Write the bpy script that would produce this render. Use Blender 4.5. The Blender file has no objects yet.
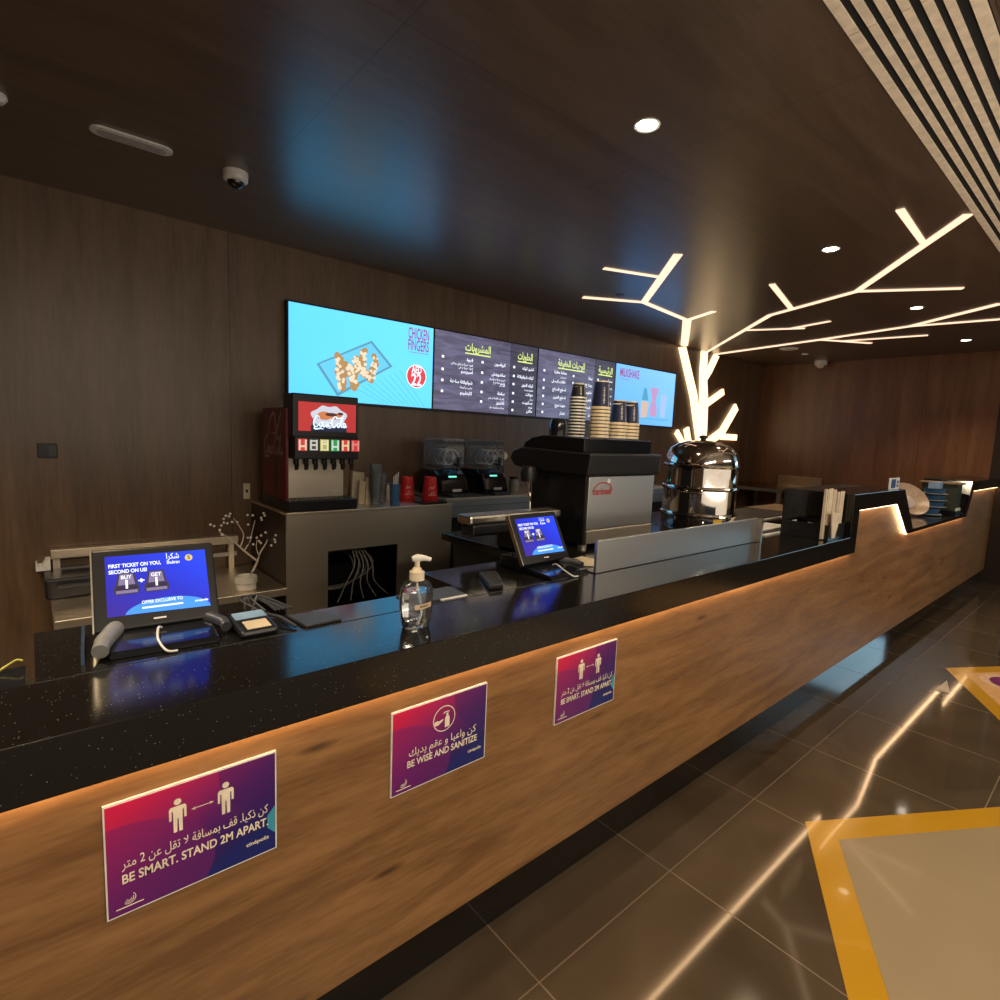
import bpy, bmesh, math, random
from mathutils import Vector, Matrix
random.seed(7)
C = bpy.context.scene.collection
PI = math.pi
OFF = {}

# ------------------------------------------------------------------ materials
MC = {}
def _mat(name):
    m = bpy.data.materials.new(name); m.use_nodes = True
    nt = m.node_tree; b = nt.nodes['Principled BSDF']
    return m, nt, b
def M(name, col=(.5,.5,.5), rough=.5, metal=0, emit=0, ecol=None, trans=0, ior=1.45, coat=0, var=.12, vscale=30, alpha=1):
    if name in MC: return MC[name]
    m, nt, b = _mat(name)
    N = nt.nodes; L = nt.links
    b.inputs['Metallic'].default_value = metal
    b.inputs['Roughness'].default_value = rough
    b.inputs['IOR'].default_value = ior
    b.inputs['Transmission Weight'].default_value = trans
    b.inputs['Coat Weight'].default_value = coat
    b.inputs['Base Color'].default_value = (*col, 1)
    if emit:
        b.inputs['Emission Color'].default_value = (*(ecol or col), 1)
        b.inputs['Emission Strength'].default_value = emit
    elif var and not trans:
        tc = N.new('ShaderNodeTexCoord'); nz = N.new('ShaderNodeTexNoise'); nz.inputs['Scale'].default_value = vscale
        L.new(tc.outputs['Object'], nz.inputs['Vector'])
        r = N.new('ShaderNodeValToRGB')
        r.color_ramp.elements[0].color = (*[c*(1-var) for c in col], 1); r.color_ramp.elements[0].position = .3
        r.color_ramp.elements[1].color = (*[min(1, c*(1+var)) for c in col], 1); r.color_ramp.elements[1].position = .7
        L.new(nz.outputs['Fac'], r.inputs['Fac']); L.new(r.outputs['Color'], b.inputs['Base Color'])
    MC[name] = m
    return m
def wood(name, c1, c2, scale, rough, spec=.5, coat=0, seams=None, knots=None, bump=.1, rvar=.05):
    if name in MC: return MC[name]
    m, nt, b = _mat(name); N = nt.nodes; L = nt.links
    tc = N.new('ShaderNodeTexCoord'); mp = N.new('ShaderNodeMapping'); mp.inputs['Scale'].default_value = scale
    L.new(tc.outputs['Object'], mp.inputs['Vector'])
    n1 = N.new('ShaderNodeTexNoise'); n1.inputs['Scale'].default_value = 1.6; n1.inputs['Detail'].default_value = 8; n1.inputs['Distortion'].default_value = .8
    n2 = N.new('ShaderNodeTexNoise'); n2.inputs['Scale'].default_value = 14; n2.inputs['Detail'].default_value = 6
    L.new(mp.outputs[0], n1.inputs['Vector']); L.new(mp.outputs[0], n2.inputs['Vector'])
    mx = N.new('ShaderNodeMath'); mx.operation = 'MULTIPLY_ADD'; mx.inputs[1].default_value = .35
    L.new(n2.outputs['Fac'], mx.inputs[0])
    m2 = N.new('ShaderNodeMath'); m2.operation = 'MULTIPLY'; m2.inputs[1].default_value = .65
    L.new(n1.outputs['Fac'], m2.inputs[0]); L.new(m2.outputs[0], mx.inputs[2])
    r = N.new('ShaderNodeValToRGB'); e = r.color_ramp.elements
    e[0].position = .36; e[0].color = (*c1, 1); e[1].position = .64; e[1].color = (*c2, 1)
    L.new(mx.outputs[0], r.inputs['Fac'])
    col = r.outputs['Color']
    def dark(fac, colr):
        nonlocal col
        k = N.new('ShaderNodeMix'); k.data_type = 'RGBA'
        L.new(fac, k.inputs[0]); L.new(col, k.inputs[6]); k.inputs[7].default_value = (*colr, 1)
        col = k.outputs[2]
    if knots:
        mk = N.new('ShaderNodeMapping'); mk.inputs['Scale'].default_value = knots
        L.new(tc.outputs['Object'], mk.inputs['Vector'])
        v = N.new('ShaderNodeTexVoronoi'); v.inputs['Scale'].default_value = 1
        L.new(mk.outputs[0], v.inputs['Vector'])
        rr = N.new('ShaderNodeValToRGB'); rr.color_ramp.elements[0].color = (1,1,1,1); rr.color_ramp.elements[0].position = .02
        rr.color_ramp.elements[1].color = (0,0,0,1); rr.color_ramp.elements[1].position = .09
        L.new(v.outputs['Distance'], rr.inputs['Fac']); dark(rr.outputs['Color'], [c*.45 for c in c1])
    if seams:
        sp = N.new('ShaderNodeSeparateXYZ'); L.new(tc.outputs['Object'], sp.inputs[0])
        for ax, per, ph, w in seams:
            a = N.new('ShaderNodeMath'); a.operation = 'ADD'; a.inputs[1].default_value = -ph + 100*per
            L.new(sp.outputs[ax], a.inputs[0])
            p = N.new('ShaderNodeMath'); p.operation = 'PINGPONG'; p.inputs[1].default_value = per/2; L.new(a.outputs[0], p.inputs[0])
            l = N.new('ShaderNodeMath'); l.operation = 'LESS_THAN'; l.inputs[1].default_value = w; L.new(p.outputs[0], l.inputs[0])
            dark(l.outputs[0], [c*.25 for c in c1])
    L.new(col, b.inputs['Base Color'])
    b.inputs['Roughness'].default_value = rough
    rm = N.new('ShaderNodeMath'); rm.operation = 'MULTIPLY_ADD'; rm.inputs[1].default_value = rvar; rm.inputs[2].default_value = rough
    L.new(n1.outputs['Fac'], rm.inputs[0]); L.new(rm.outputs[0], b.inputs['Roughness'])
    b.inputs['Specular IOR Level'].default_value = spec
    b.inputs['Coat Weight'].default_value = coat; b.inputs['Coat Roughness'].default_value = .15
    if bump:
        bp = N.new('ShaderNodeBump'); bp.inputs['Strength'].default_value = bump; bp.inputs['Distance'].default_value = .002
        L.new(mx.outputs[0], bp.inputs['Height']); L.new(bp.outputs[0], b.inputs['Normal'])
    MC[name] = m
    return m

oak = wood('oak laminate', (.15,.068,.022), (.29,.148,.054), (1.1,1,9), .42, knots=(1.6,1,7), bump=.25)
wallwood = wood('dark wall veneer', (.085,.047,.024), (.160,.092,.048), (5,5,.5), .33, spec=.6, seams=[(0,2.26,.968,.0022)])
rightwood = wood('dark red wall veneer', (.125,.052,.023), (.23,.100,.045), (5,5,.5), .33, spec=.6, seams=[(1,1.2,.6,.0022)])
ceilwood = wood('dark ceiling laminate', (.085,.056,.038), (.135,.092,.062), (.8,6,1), .30, spec=.9, seams=[(0,1.14,3.143,.0014),(1,1.12,1.505,.0014)], bump=.03)
black = M('black plastic', (.012,.012,.014), .35)
blackgloss = M('black gloss', (.008,.009,.012), .12, coat=.3)
darkgrey = M('dark grey plastic', (.045,.047,.05), .4)
greyp = M('grey plastic', (.22,.22,.21), .35)
white = M('white plastic', (.75,.74,.70), .4)
cream = M('cream paper', (.72,.62,.47), .7)
kraft = M('kraft rim paper', (.70,.54,.33), .7)
navy = M('navy paper', (.012,.018,.06), .4)
redp = M('red paper', (.62,.02,.02), .4)
redpanel = M('dark red panel', (.16,.010,.014), .35)
silverink = M('silver print', (.42,.33,.32), .4)
whiteink = M('white print', (.85,.82,.78), .6)
creamink = M('cream print', (.85,.74,.58), .6)
chrome = M('polished steel', (.72,.68,.62), .07, 1, var=.05)
alu = M('brushed steel edge', (.62,.58,.50), .3, 1)
glass = M('clear plastic', (.93,.95,.96), .04, trans=1, ior=1.3)
gel = M('clear gel', (.95,.97,.97), .02, trans=1, ior=1.36)
beigep = M('beige paper', (.62,.50,.34), .7)
palegrey = M('pale ceiling plastic', (.72,.70,.68), .5)
yellow = M('yellow print', (.85,.52,.03), .5)
slatm = M('cream slat', (.86,.74,.58), .5)
slatgap = M('black slat gap', (.006,.007,.008), .8)
stemwhite = M('pale twig', (.55,.47,.38), .6)
brownboard = M('brown board', (.20,.125,.07), .6)
bluecup = M('blue cup', (.03,.10,.22), .35)

def thin(name, tint, fac):
    m = bpy.data.materials.new(name); m.use_nodes = True; nt = m.node_tree; N = nt.nodes; L = nt.links
    for n in list(N):
        if n.type != 'OUTPUT_MATERIAL': N.remove(n)
    out = [n for n in N if n.type == 'OUTPUT_MATERIAL'][0]
    tr = N.new('ShaderNodeBsdfTransparent'); tr.inputs[0].default_value = (*tint, 1)
    gl = N.new('ShaderNodeBsdfGlossy'); gl.inputs['Roughness'].default_value = .08; gl.inputs[0].default_value = (.9,.92,.95,1)
    df = N.new('ShaderNodeBsdfDiffuse'); df.inputs[0].default_value = (.6,.62,.65,1)
    lw = N.new('ShaderNodeLayerWeight'); lw.inputs[0].default_value = .25
    a = N.new('ShaderNodeMixShader'); L.new(lw.outputs['Fresnel'], a.inputs[0]); L.new(tr.outputs[0], a.inputs[1]); L.new(gl.outputs[0], a.inputs[2])
    c = N.new('ShaderNodeMixShader'); c.inputs[0].default_value = fac; L.new(a.outputs[0], c.inputs[1]); L.new(df.outputs[0], c.inputs[2])
    L.new(c.outputs[0], out.inputs[0]); MC[name] = m; return m
clear2 = thin('thin clear shell', (.90,.93,.95), .10)
bowlclear = thin('clear bowl shell', (.88,.91,.94), .12)
def brushed(name, col, rough, sc):
    if name in MC: return MC[name]
    m, nt, b = _mat(name); N = nt.nodes; L = nt.links
    tc = N.new('ShaderNodeTexCoord'); mp = N.new('ShaderNodeMapping'); mp.inputs['Scale'].default_value = sc
    nz = N.new('ShaderNodeTexNoise'); nz.inputs['Scale'].default_value = 20; nz.inputs['Detail'].default_value = 4
    L.new(tc.outputs['Object'], mp.inputs[0]); L.new(mp.outputs[0], nz.inputs['Vector'])
    a = N.new('ShaderNodeMath'); a.operation = 'MULTIPLY_ADD'; a.inputs[1].default_value = .18; a.inputs[2].default_value = rough
    L.new(nz.outputs['Fac'], a.inputs[0]); L.new(a.outputs[0], b.inputs['Roughness'])
    b.inputs['Metallic'].default_value = 1; b.inputs['Base Color'].default_value = (*col, 1)
    MC[name] = m; return m
steel = brushed('brushed steel', (.80,.70,.56), .30, (1,1,12))
steeld = brushed('grey brushed steel', (.50,.49,.48), .3, (1,1,12))

def stone():
    m, nt, b = _mat('black sparkle stone'); N = nt.nodes; L = nt.links
    tc = N.new('ShaderNodeTexCoord'); v = N.new('ShaderNodeTexVoronoi'); v.inputs['Scale'].default_value = 170
    L.new(tc.outputs['Object'], v.inputs['Vector'])
    r = N.new('ShaderNodeValToRGB'); r.color_ramp.elements[0].position = .07; r.color_ramp.elements[0].color = (1,1,1,1)
    r.color_ramp.elements[1].position = .17; r.color_ramp.elements[1].color = (0,0,0,1)
    L.new(v.outputs['Distance'], r.inputs['Fac'])
    sp = N.new('ShaderNodeSeparateColor'); L.new(v.outputs['Color'], sp.inputs[0])
    g = N.new('ShaderNodeMath'); g.operation = 'GREATER_THAN'; g.inputs[1].default_value = .72; L.new(sp.outputs[0], g.inputs[0])
    mu = N.new('ShaderNodeMath'); mu.operation = 'MULTIPLY'; L.new(r.outputs['Color'], mu.inputs[0]); L.new(g.outputs[0], mu.inputs[1])
    k = N.new('ShaderNodeMix'); k.data_type = 'RGBA'; k.inputs[6].default_value = (.008,.007,.006,1); k.inputs[7].default_value = (.30,.27,.22,1)
    L.new(mu.outputs[0], k.inputs[0]); L.new(k.outputs[2], b.inputs['Base Color'])
    nz = N.new('ShaderNodeTexNoise'); nz.inputs['Scale'].default_value = 9
    a = N.new('ShaderNodeMath'); a.operation = 'MULTIPLY_ADD'; a.inputs[1].default_value = .08; a.inputs[2].default_value = .10
    L.new(tc.outputs['Object'], nz.inputs['Vector']); L.new(nz.outputs['Fac'], a.inputs[0]); L.new(a.outputs[0], b.inputs['Roughness'])
    b.inputs['Specular IOR Level'].default_value = .5
    return m
stonem = stone()

def tile():
    m, nt, b = _mat('dark polished floor tile'); N = nt.nodes; L = nt.links
    tc = N.new('ShaderNodeTexCoord')
    nz = N.new('ShaderNodeTexNoise'); nz.inputs['Scale'].default_value = 2.2; nz.inputs['Detail'].default_value = 8; nz.inputs['Distortion'].default_value = 1.2
    L.new(tc.outputs['Object'], nz.inputs['Vector'])
    r = N.new('ShaderNodeValToRGB'); r.color_ramp.elements[0].position = .3; r.color_ramp.elements[0].color = (.055,.039,.024,1)
    r.color_ramp.elements[1].position = .75; r.color_ramp.elements[1].color = (.092,.067,.042,1)
    L.new(nz.outputs['Fac'], r.inputs['Fac']); col = r.outputs['Color']
    sp = N.new('ShaderNodeSeparateXYZ'); L.new(tc.outputs['Object'], sp.inputs[0]); ro = None
    for ax, ph in ((0,.946),(1,.865)):
        a = N.new('ShaderNodeMath'); a.operation = 'ADD'; a.inputs[1].default_value = 60.2-ph; L.new(sp.outputs[ax], a.inputs[0])
        p = N.new('ShaderNodeMath'); p.operation = 'PINGPONG'; p.inputs[1].default_value = .301; L.new(a.outputs[0], p.inputs[0])
        l = N.new('ShaderNodeMath'); l.operation = 'LESS_THAN'; l.inputs[1].default_value = .0022; L.new(p.outputs[0], l.inputs[0])
        k = N.new('ShaderNodeMix'); k.data_type = 'RGBA'; L.new(l.outputs[0], k.inputs[0]); L.new(col, k.inputs[6]); k.inputs[7].default_value = (.16,.115,.07,1)
        col = k.outputs[2]
        if ro is None: ro = l.outputs[0]
        else:
            mm = N.new('ShaderNodeMath'); mm.operation = 'MAXIMUM'; L.new(ro, mm.inputs[0]); L.new(l.outputs[0], mm.inputs[1]); ro = mm.outputs[0]
    L.new(col, b.inputs['Base Color'])
    a = N.new('ShaderNodeMath'); a.operation = 'MULTIPLY_ADD'; a.inputs[1].default_value = .4; a.inputs[2].default_value = .07
    L.new(ro, a.inputs[0]); L.new(a.outputs[0], b.inputs['Roughness'])
    b.inputs['Specular IOR Level'].default_value = .6
    return m
tilem = tile()

def signmat():
    m, nt, b = _mat('printed sign gradient'); N = nt.nodes; L = nt.links
    tc = N.new('ShaderNodeTexCoord'); sp = N.new('ShaderNodeSeparateXYZ'); L.new(tc.outputs['Generated'], sp.inputs[0])
    def lin(ax, az, c):
        u = N.new('ShaderNodeMath'); u.operation = 'MULTIPLY_ADD'; u.inputs[1].default_value = ax; u.inputs[2].default_value = c; L.new(sp.outputs[0], u.inputs[0])
        w = N.new('ShaderNodeMath'); w.operation = 'MULTIPLY_ADD'; w.inputs[1].default_value = az; L.new(sp.outputs[2], w.inputs[0]); L.new(u.outputs[0], w.inputs[2])
        return w.outputs[0]
    r = N.new('ShaderNodeValToRGB'); e = r.color_ramp.elements
    e[0].position = 0; e[0].color = (.62,.010,.075,1); e[1].position = 1; e[1].color = (.006,.012,.12,1)
    for p, c in ((.28,(.34,.012,.12,1)),(.55,(.12,.010,.14,1)),(.8,(.035,.010,.13,1))):
        q = e.new(p); q.color = c
    L.new(lin(.62, -.72, .62), r.inputs['Fac'])
    # two large arcs where the print steps to a darker tone
    col = r.outputs['Color']
    for cx, cz, rad, c in ((1.25,.95,.62,(.045,.008,.13,1)),(.95,-.25,.5,(.008,.016,.17,1)),(.05,.25,.55,(.17,.012,.15,1))):
        xx = N.new('ShaderNodeMath'); xx.operation = 'ADD'; xx.inputs[1].default_value = -cx; L.new(sp.outputs[0], xx.inputs[0])
        zz = N.new('ShaderNodeMath'); zz.operation = 'ADD'; zz.inputs[1].default_value = -cz; L.new(sp.outputs[2], zz.inputs[0])
        cb = N.new('ShaderNodeCombineXYZ'); L.new(xx.outputs[0], cb.inputs[0]); L.new(zz.outputs[0], cb.inputs[1])
        ln = N.new('ShaderNodeVectorMath'); ln.operation = 'LENGTH'; L.new(cb.outputs[0], ln.inputs[0])
        ls = N.new('ShaderNodeMath'); ls.operation = 'LESS_THAN'; ls.inputs[1].default_value = rad; L.new(ln.outputs['Value'], ls.inputs[0])
        ml = N.new('ShaderNodeMath'); ml.operation = 'MULTIPLY'; ml.inputs[1].default_value = .55; L.new(ls.outputs[0], ml.inputs[0])
        k = N.new('ShaderNodeMix'); k.data_type = 'RGBA'; L.new(ml.outputs[0], k.inputs[0]); L.new(col, k.inputs[6]); k.inputs[7].default_value = c
        col = k.outputs[2]
    L.new(col, b.inputs['Base Color']); b.inputs['Roughness'].default_value = .4
    return m
signm = signmat()

def screenmat(name, cols, strength, waves=False):
    """self-lit screen picture: a soft diagonal gradient of the picture's own colours"""
    m, nt, b = _mat(name); N = nt.nodes; L = nt.links
    tc = N.new('ShaderNodeTexCoord')
    if waves:
        mp = N.new('ShaderNodeMapping'); mp.inputs['Scale'].default_value = (1.5,1,9); L.new(tc.outputs['Object'], mp.inputs[0])
        nz = N.new('ShaderNodeTexNoise'); nz.inputs['Scale'].default_value = 2.5; nz.inputs['Detail'].default_value = 6; nz.inputs['Distortion'].default_value = 1
        L.new(mp.outputs[0], nz.inputs['Vector']); f = nz.outputs['Fac']
    else:
        sp = N.new('ShaderNodeSeparateXYZ'); L.new(tc.outputs['Generated'], sp.inputs[0])
        a = N.new('ShaderNodeMath'); a.operation = 'MULTIPLY_ADD'; a.inputs[1].default_value = .5; L.new(sp.outputs[0], a.inputs[0])
        a2 = N.new('ShaderNodeMath'); a2.operation = 'MULTIPLY'; a2.inputs[1].default_value = .5; L.new(sp.outputs[2], a2.inputs[0]); L.new(a2.outputs[0], a.inputs[2]); f = a.outputs[0]
    r = N.new('ShaderNodeValToRGB'); e = r.color_ramp.elements
    e[0].position = .3 if waves else 0; e[0].color = (*cols[0],1); e[1].position = .7 if waves else 1; e[1].color = (*cols[-1],1)
    if len(cols) == 3: q = e.new(.5); q.color = (*cols[1],1)
    L.new(f, r.inputs['Fac']); L.new(r.outputs['Color'], b.inputs['Emission Color'])
    b.inputs['Emission Strength'].default_value = strength
    b.inputs['Base Color'].default_value = (.01,.01,.01,1); b.inputs['Roughness'].default_value = .25
    MC[name] = m; return m
cyan = screenmat('menu screen cyan', [(.10,.62,1.15),(.15,.72,1.3)], 1.0)
paleblue = screenmat('menu screen pale blue', [(.12,.42,.95),(.26,.60,1.15)], 1.0)
slate = screenmat('menu screen slate planks', [(.055,.050,.082),(.13,.12,.20)], 1.15, True)
slated = screenmat('menu screen dark slate planks', [(.030,.027,.045),(.065,.058,.09)], 1.15, True)
posblue = screenmat('till screen blue', [(.03,.012,.22),(.012,.02,.42),(.01,.05,.75)], 1.3)
def em(name, col, s=1.0):
    return M(name, (.01,.01,.01), .4, emit=s, ecol=col)
ewhite = em('lit white lettering', (.85,.90,1.0), 1.15)
eyellow = em('lit yellow green lettering', (.70,.85,.25), 1.0)
epurple = em('lit purple lettering', (.30,.07,.22), 1)
ered = em('lit red disc', (.72,.05,.07), 1.0)
ebrown = em('lit fried food brown', (.42,.25,.10), 1)
ebrownl = em('lit fried food pale', (.80,.66,.48), 1)
eplate = em('lit plate blue', (.07,.36,.66), 1)
eplate2 = em('lit plate edge', (.10,.30,.42), 1)
eline = em('lit table lines', (.08,.42,.62), 1)
epink = em('lit milkshake pink', (.50,.30,.52), 1)
ebeige = em('lit milkshake beige', (.62,.45,.36), 1)
eblued = em('lit light blue band', (.04,.25,.9), 1.2)
ebrownd = em('lit dark seat', (.03,.02,.05), 1)
eseat = em('lit seat highlight', (.22,.17,.30), 1)
egold = em('lit gold coin', (.75,.55,.15), 1)
ecola = em('lit cola red', (.55,.035,.035), .8)
ecolad = em('lit cola dark blue', (.01,.02,.06), .6)
treelight = em('warm light line', (1.0,.69,.37), 2.0)
treeceil = em('warm ceiling light line', (1.0,.65,.44), 1.25)
ledm = em('warm led strip', (1.0,.64,.34), 12)
lampm = em('downlight lens', (1.0,.90,.70), 14)

# ------------------------------------------------------------------ mesh helpers
def nb(): return bmesh.new()
def box(b, x0, x1, y0, y1, z0, z1):
    v = [b.verts.new(p) for p in ((x0,y0,z0),(x1,y0,z0),(x1,y1,z0),(x0,y1,z0),(x0,y0,z1),(x1,y0,z1),(x1,y1,z1),(x0,y1,z1))]
    for f in ((3,2,1,0),(4,5,6,7),(0,1,5,4),(1,2,6,5),(2,3,7,6),(3,0,4,7)): b.faces.new([v[i] for i in f])
    return b
def prism(b, pts, fn0, fn1):
    """extrude a 2D outline between two mappings"""
    A = [b.verts.new(fn0(*p)) for p in pts]; B = [b.verts.new(fn1(*p)) for p in pts]
    n = len(pts); b.faces.new(A); b.faces.new(B[::-1])
    for i in range(n): b.faces.new([A[i], B[i], B[(i+1) % n], A[(i+1) % n]])
    return b
def prism_xz(b, pts, y0, y1): return prism(b, pts, lambda x, z: (x,y0,z), lambda x, z: (x,y1,z))
def prism_yz(b, pts, x0, x1): return prism(b, pts, lambda y, z: (x0,y,z), lambda y, z: (x1,y,z))
def prism_xy(b, pts, z0, z1): return prism(b, pts, lambda x, y: (x,y,z0), lambda x, y: (x,y,z1))
def lathe(b, prof, c=(0,0,0), n=32, sx=1, sy=1):
    rings = []
    for r, z in prof:
        if r < 1e-5: rings.append([b.verts.new((c[0], c[1], c[2]+z))])
        else: rings.append([b.verts.new((c[0]+r*sx*math.cos(2*PI*i/n), c[1]+r*sy*math.sin(2*PI*i/n), c[2]+z)) for i in range(n)])
    for a, d in zip(rings, rings[1:]):
        for i in range(n):
            j = (i+1) % n
            if len(a) == 1 and len(d) == 1: continue
            if len(a) == 1: b.faces.new([a[0], d[j], d[i]])
            elif len(d) == 1: b.faces.new([a[i], a[j], d[0]])
            else: b.faces.new([a[i], a[j], d[j], d[i]])
    return b
def cyl(b, c, r, z0, z1, n=24): return lathe(b, [(0,z0),(r,z0),(r,z1),(0,z1)], (c[0],c[1],0), n)
def tube(b, pts, r, n=8, cap=True):
    pts = [Vector(p) for p in pts]; rings = []
    for i, p in enumerate(pts):
        t = (pts[min(i+1, len(pts)-1)] - pts[max(i-1, 0)]).normalized()
        up = Vector((0,0,1)) if abs(t.z) < .9 else Vector((1,0,0))
        s = t.cross(up).normalized(); u = s.cross(t)
        rr = r[i] if isinstance(r, (list, tuple)) else r
        rings.append([b.verts.new(p + s*rr*math.cos(2*PI*k/n) + u*rr*math.sin(2*PI*k/n)) for k in range(n)])
    for a, d in zip(rings, rings[1:]):
        for k in range(n): b.faces.new([a[k], a[(k+1) % n], d[(k+1) % n], d[k]])
    if cap: b.faces.new(rings[0][::-1]); b.faces.new(rings[-1])
    return b
def sphere(b, c, r, n=8):
    bmesh.ops.create_uvsphere(b, u_segments=n*2, v_segments=n, radius=r, matrix=Matrix.Translation(c)); return b
def smoothpath(P, k=6):
    P = [Vector(p) for p in P]; out = []
    for i in range(len(P)-1):
        p0, p1, p2, p3 = P[max(i-1,0)], P[i], P[i+1], P[min(i+2, len(P)-1)]
        for j in range(k):
            t = j/k
            out.append(.5*((2*p1)+(p2-p0)*t+(2*p0-5*p1+4*p2-p3)*t*t+(3*p1-p0-3*p2+p3)*t**3))
    out.append(P[-1]); return out

def obj(name, b, mat, parent=None, bevel=0, smooth=False, seg=2):
    off = OFF.get(parent, Vector((0,0,0))) if parent else Vector((0,0,0))
    if off.length: bmesh.ops.translate(b, verts=b.verts, vec=-off)
    bmesh.ops.recalc_face_normals(b, faces=b.faces)
    me = bpy.data.meshes.new(name); b.to_mesh(me); b.free()
    if smooth:
        for p in me.polygons: p.use_smooth = True
        me.set_sharp_from_angle(angle=math.radians(40))
    me.materials.append(mat)
    o = bpy.data.objects.new(name, me); C.objects.link(o)
    if parent: o.parent = parent
    OFF[o] = off
    if bevel:
        md = o.modifiers.new('bevel', 'BEVEL'); md.width = bevel; md.segments = seg; md.limit_method = 'ANGLE'; md.angle_limit = math.radians(40)
    return o
def tag(o, label, cat, group=None, kind=None):
    if label: o['label'] = label
    if cat: o['category'] = cat
    if group: o['group'] = group
    if kind: o['kind'] = kind
    return o
def thing(name, label, cat, loc=(0,0,0), rotz=0, group=None, local=False):
    o = bpy.data.objects.new(name, None); C.objects.link(o)
    o.location = loc; o.rotation_euler = (0,0,rotz); o.empty_display_size = .05
    OFF[o] = Vector((0,0,0)) if local else Vector(loc)
    return tag(o, label, cat, group)
def struct(name, b, mat): return tag(obj(name, b, mat), None, None, None, 'structure')
def dup(root, loc, label=None, group=None, rotz=None):
    r = root.copy(); C.objects.link(r); r.location = loc
    if rotz is not None: r.rotation_euler = (0,0,rotz)
    if label: r['label'] = label
    if group: r['group'] = group
    for ch in list(root.children):
        c = ch.copy(); C.objects.link(c); c.parent = r
        for g in list(ch.children):
            d = g.copy(); C.objects.link(d); d.parent = c
    return r

# ------------------------------------------------------------------ lettering
F = {}
for ch, c, n in [('ا',0xFE8D,2),('ب',0xFE8F,4),('ة',0xFE93,2),('ت',0xFE95,4),('ث',0xFE99,4),('ج',0xFE9D,4),('ح',0xFEA1,4),('خ',0xFEA5,4),('د',0xFEA9,2),('ذ',0xFEAB,2),('ر',0xFEAD,2),('ز',0xFEAF,2),('س',0xFEB1,4),('ش',0xFEB5,4),('ص',0xFEB9,4),('ط',0xFEC1,4),('ع',0xFEC9,4),('ف',0xFED1,4),('ق',0xFED5,4),('ك',0xFED9,4),('ل',0xFEDD,4),('م',0xFEE1,4),('ن',0xFEE5,4),('ه',0xFEE9,4),('و',0xFEED,2),('ي',0xFEF1,4),('ئ',0xFE89,4)]: F[ch] = (c, n)
def ar(s):
    s = s.replace('لا', '\ufefb'); out = []
    for i, c in enumerate(s):
        if c not in F: out.append(c); continue
        prev = i > 0 and s[i-1] in F and F[s[i-1]][1] == 4
        nxt = i < len(s)-1 and (s[i+1] in F or s[i+1] == '\ufefb') and F[c][1] == 4
        out.append(chr(F[c][0] + (3 if prev and nxt else 2 if nxt else 1 if prev else 0)))
    res = ''.join(reversed(out))
    # keep digit runs in reading order
    import re
    return re.sub(r'\d+', lambda m: m.group(0)[::-1], res)
TC = {}
def glyphs(s, bold, shear):
    k = (s, bold, shear)
    if k in TC: return TC[k]
    cu = bpy.data.curves.new('t', 'FONT'); cu.body = s; cu.size = 1; cu.offset = bold; cu.shear = shear; cu.resolution_u = 5
    o = bpy.data.objects.new('t', cu); C.objects.link(o)
    dg = bpy.context.evaluated_depsgraph_get(); me = bpy.data.meshes.new_from_object(o.evaluated_get(dg))
    vs = [(v.co.x, v.co.y) for v in me.vertices]; fs = [list(p.vertices) for p in me.polygons]
    bpy.data.objects.remove(o); bpy.data.curves.remove(cu); bpy.data.meshes.remove(me)
    TC[k] = (vs, fs); return TC[k]
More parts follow.
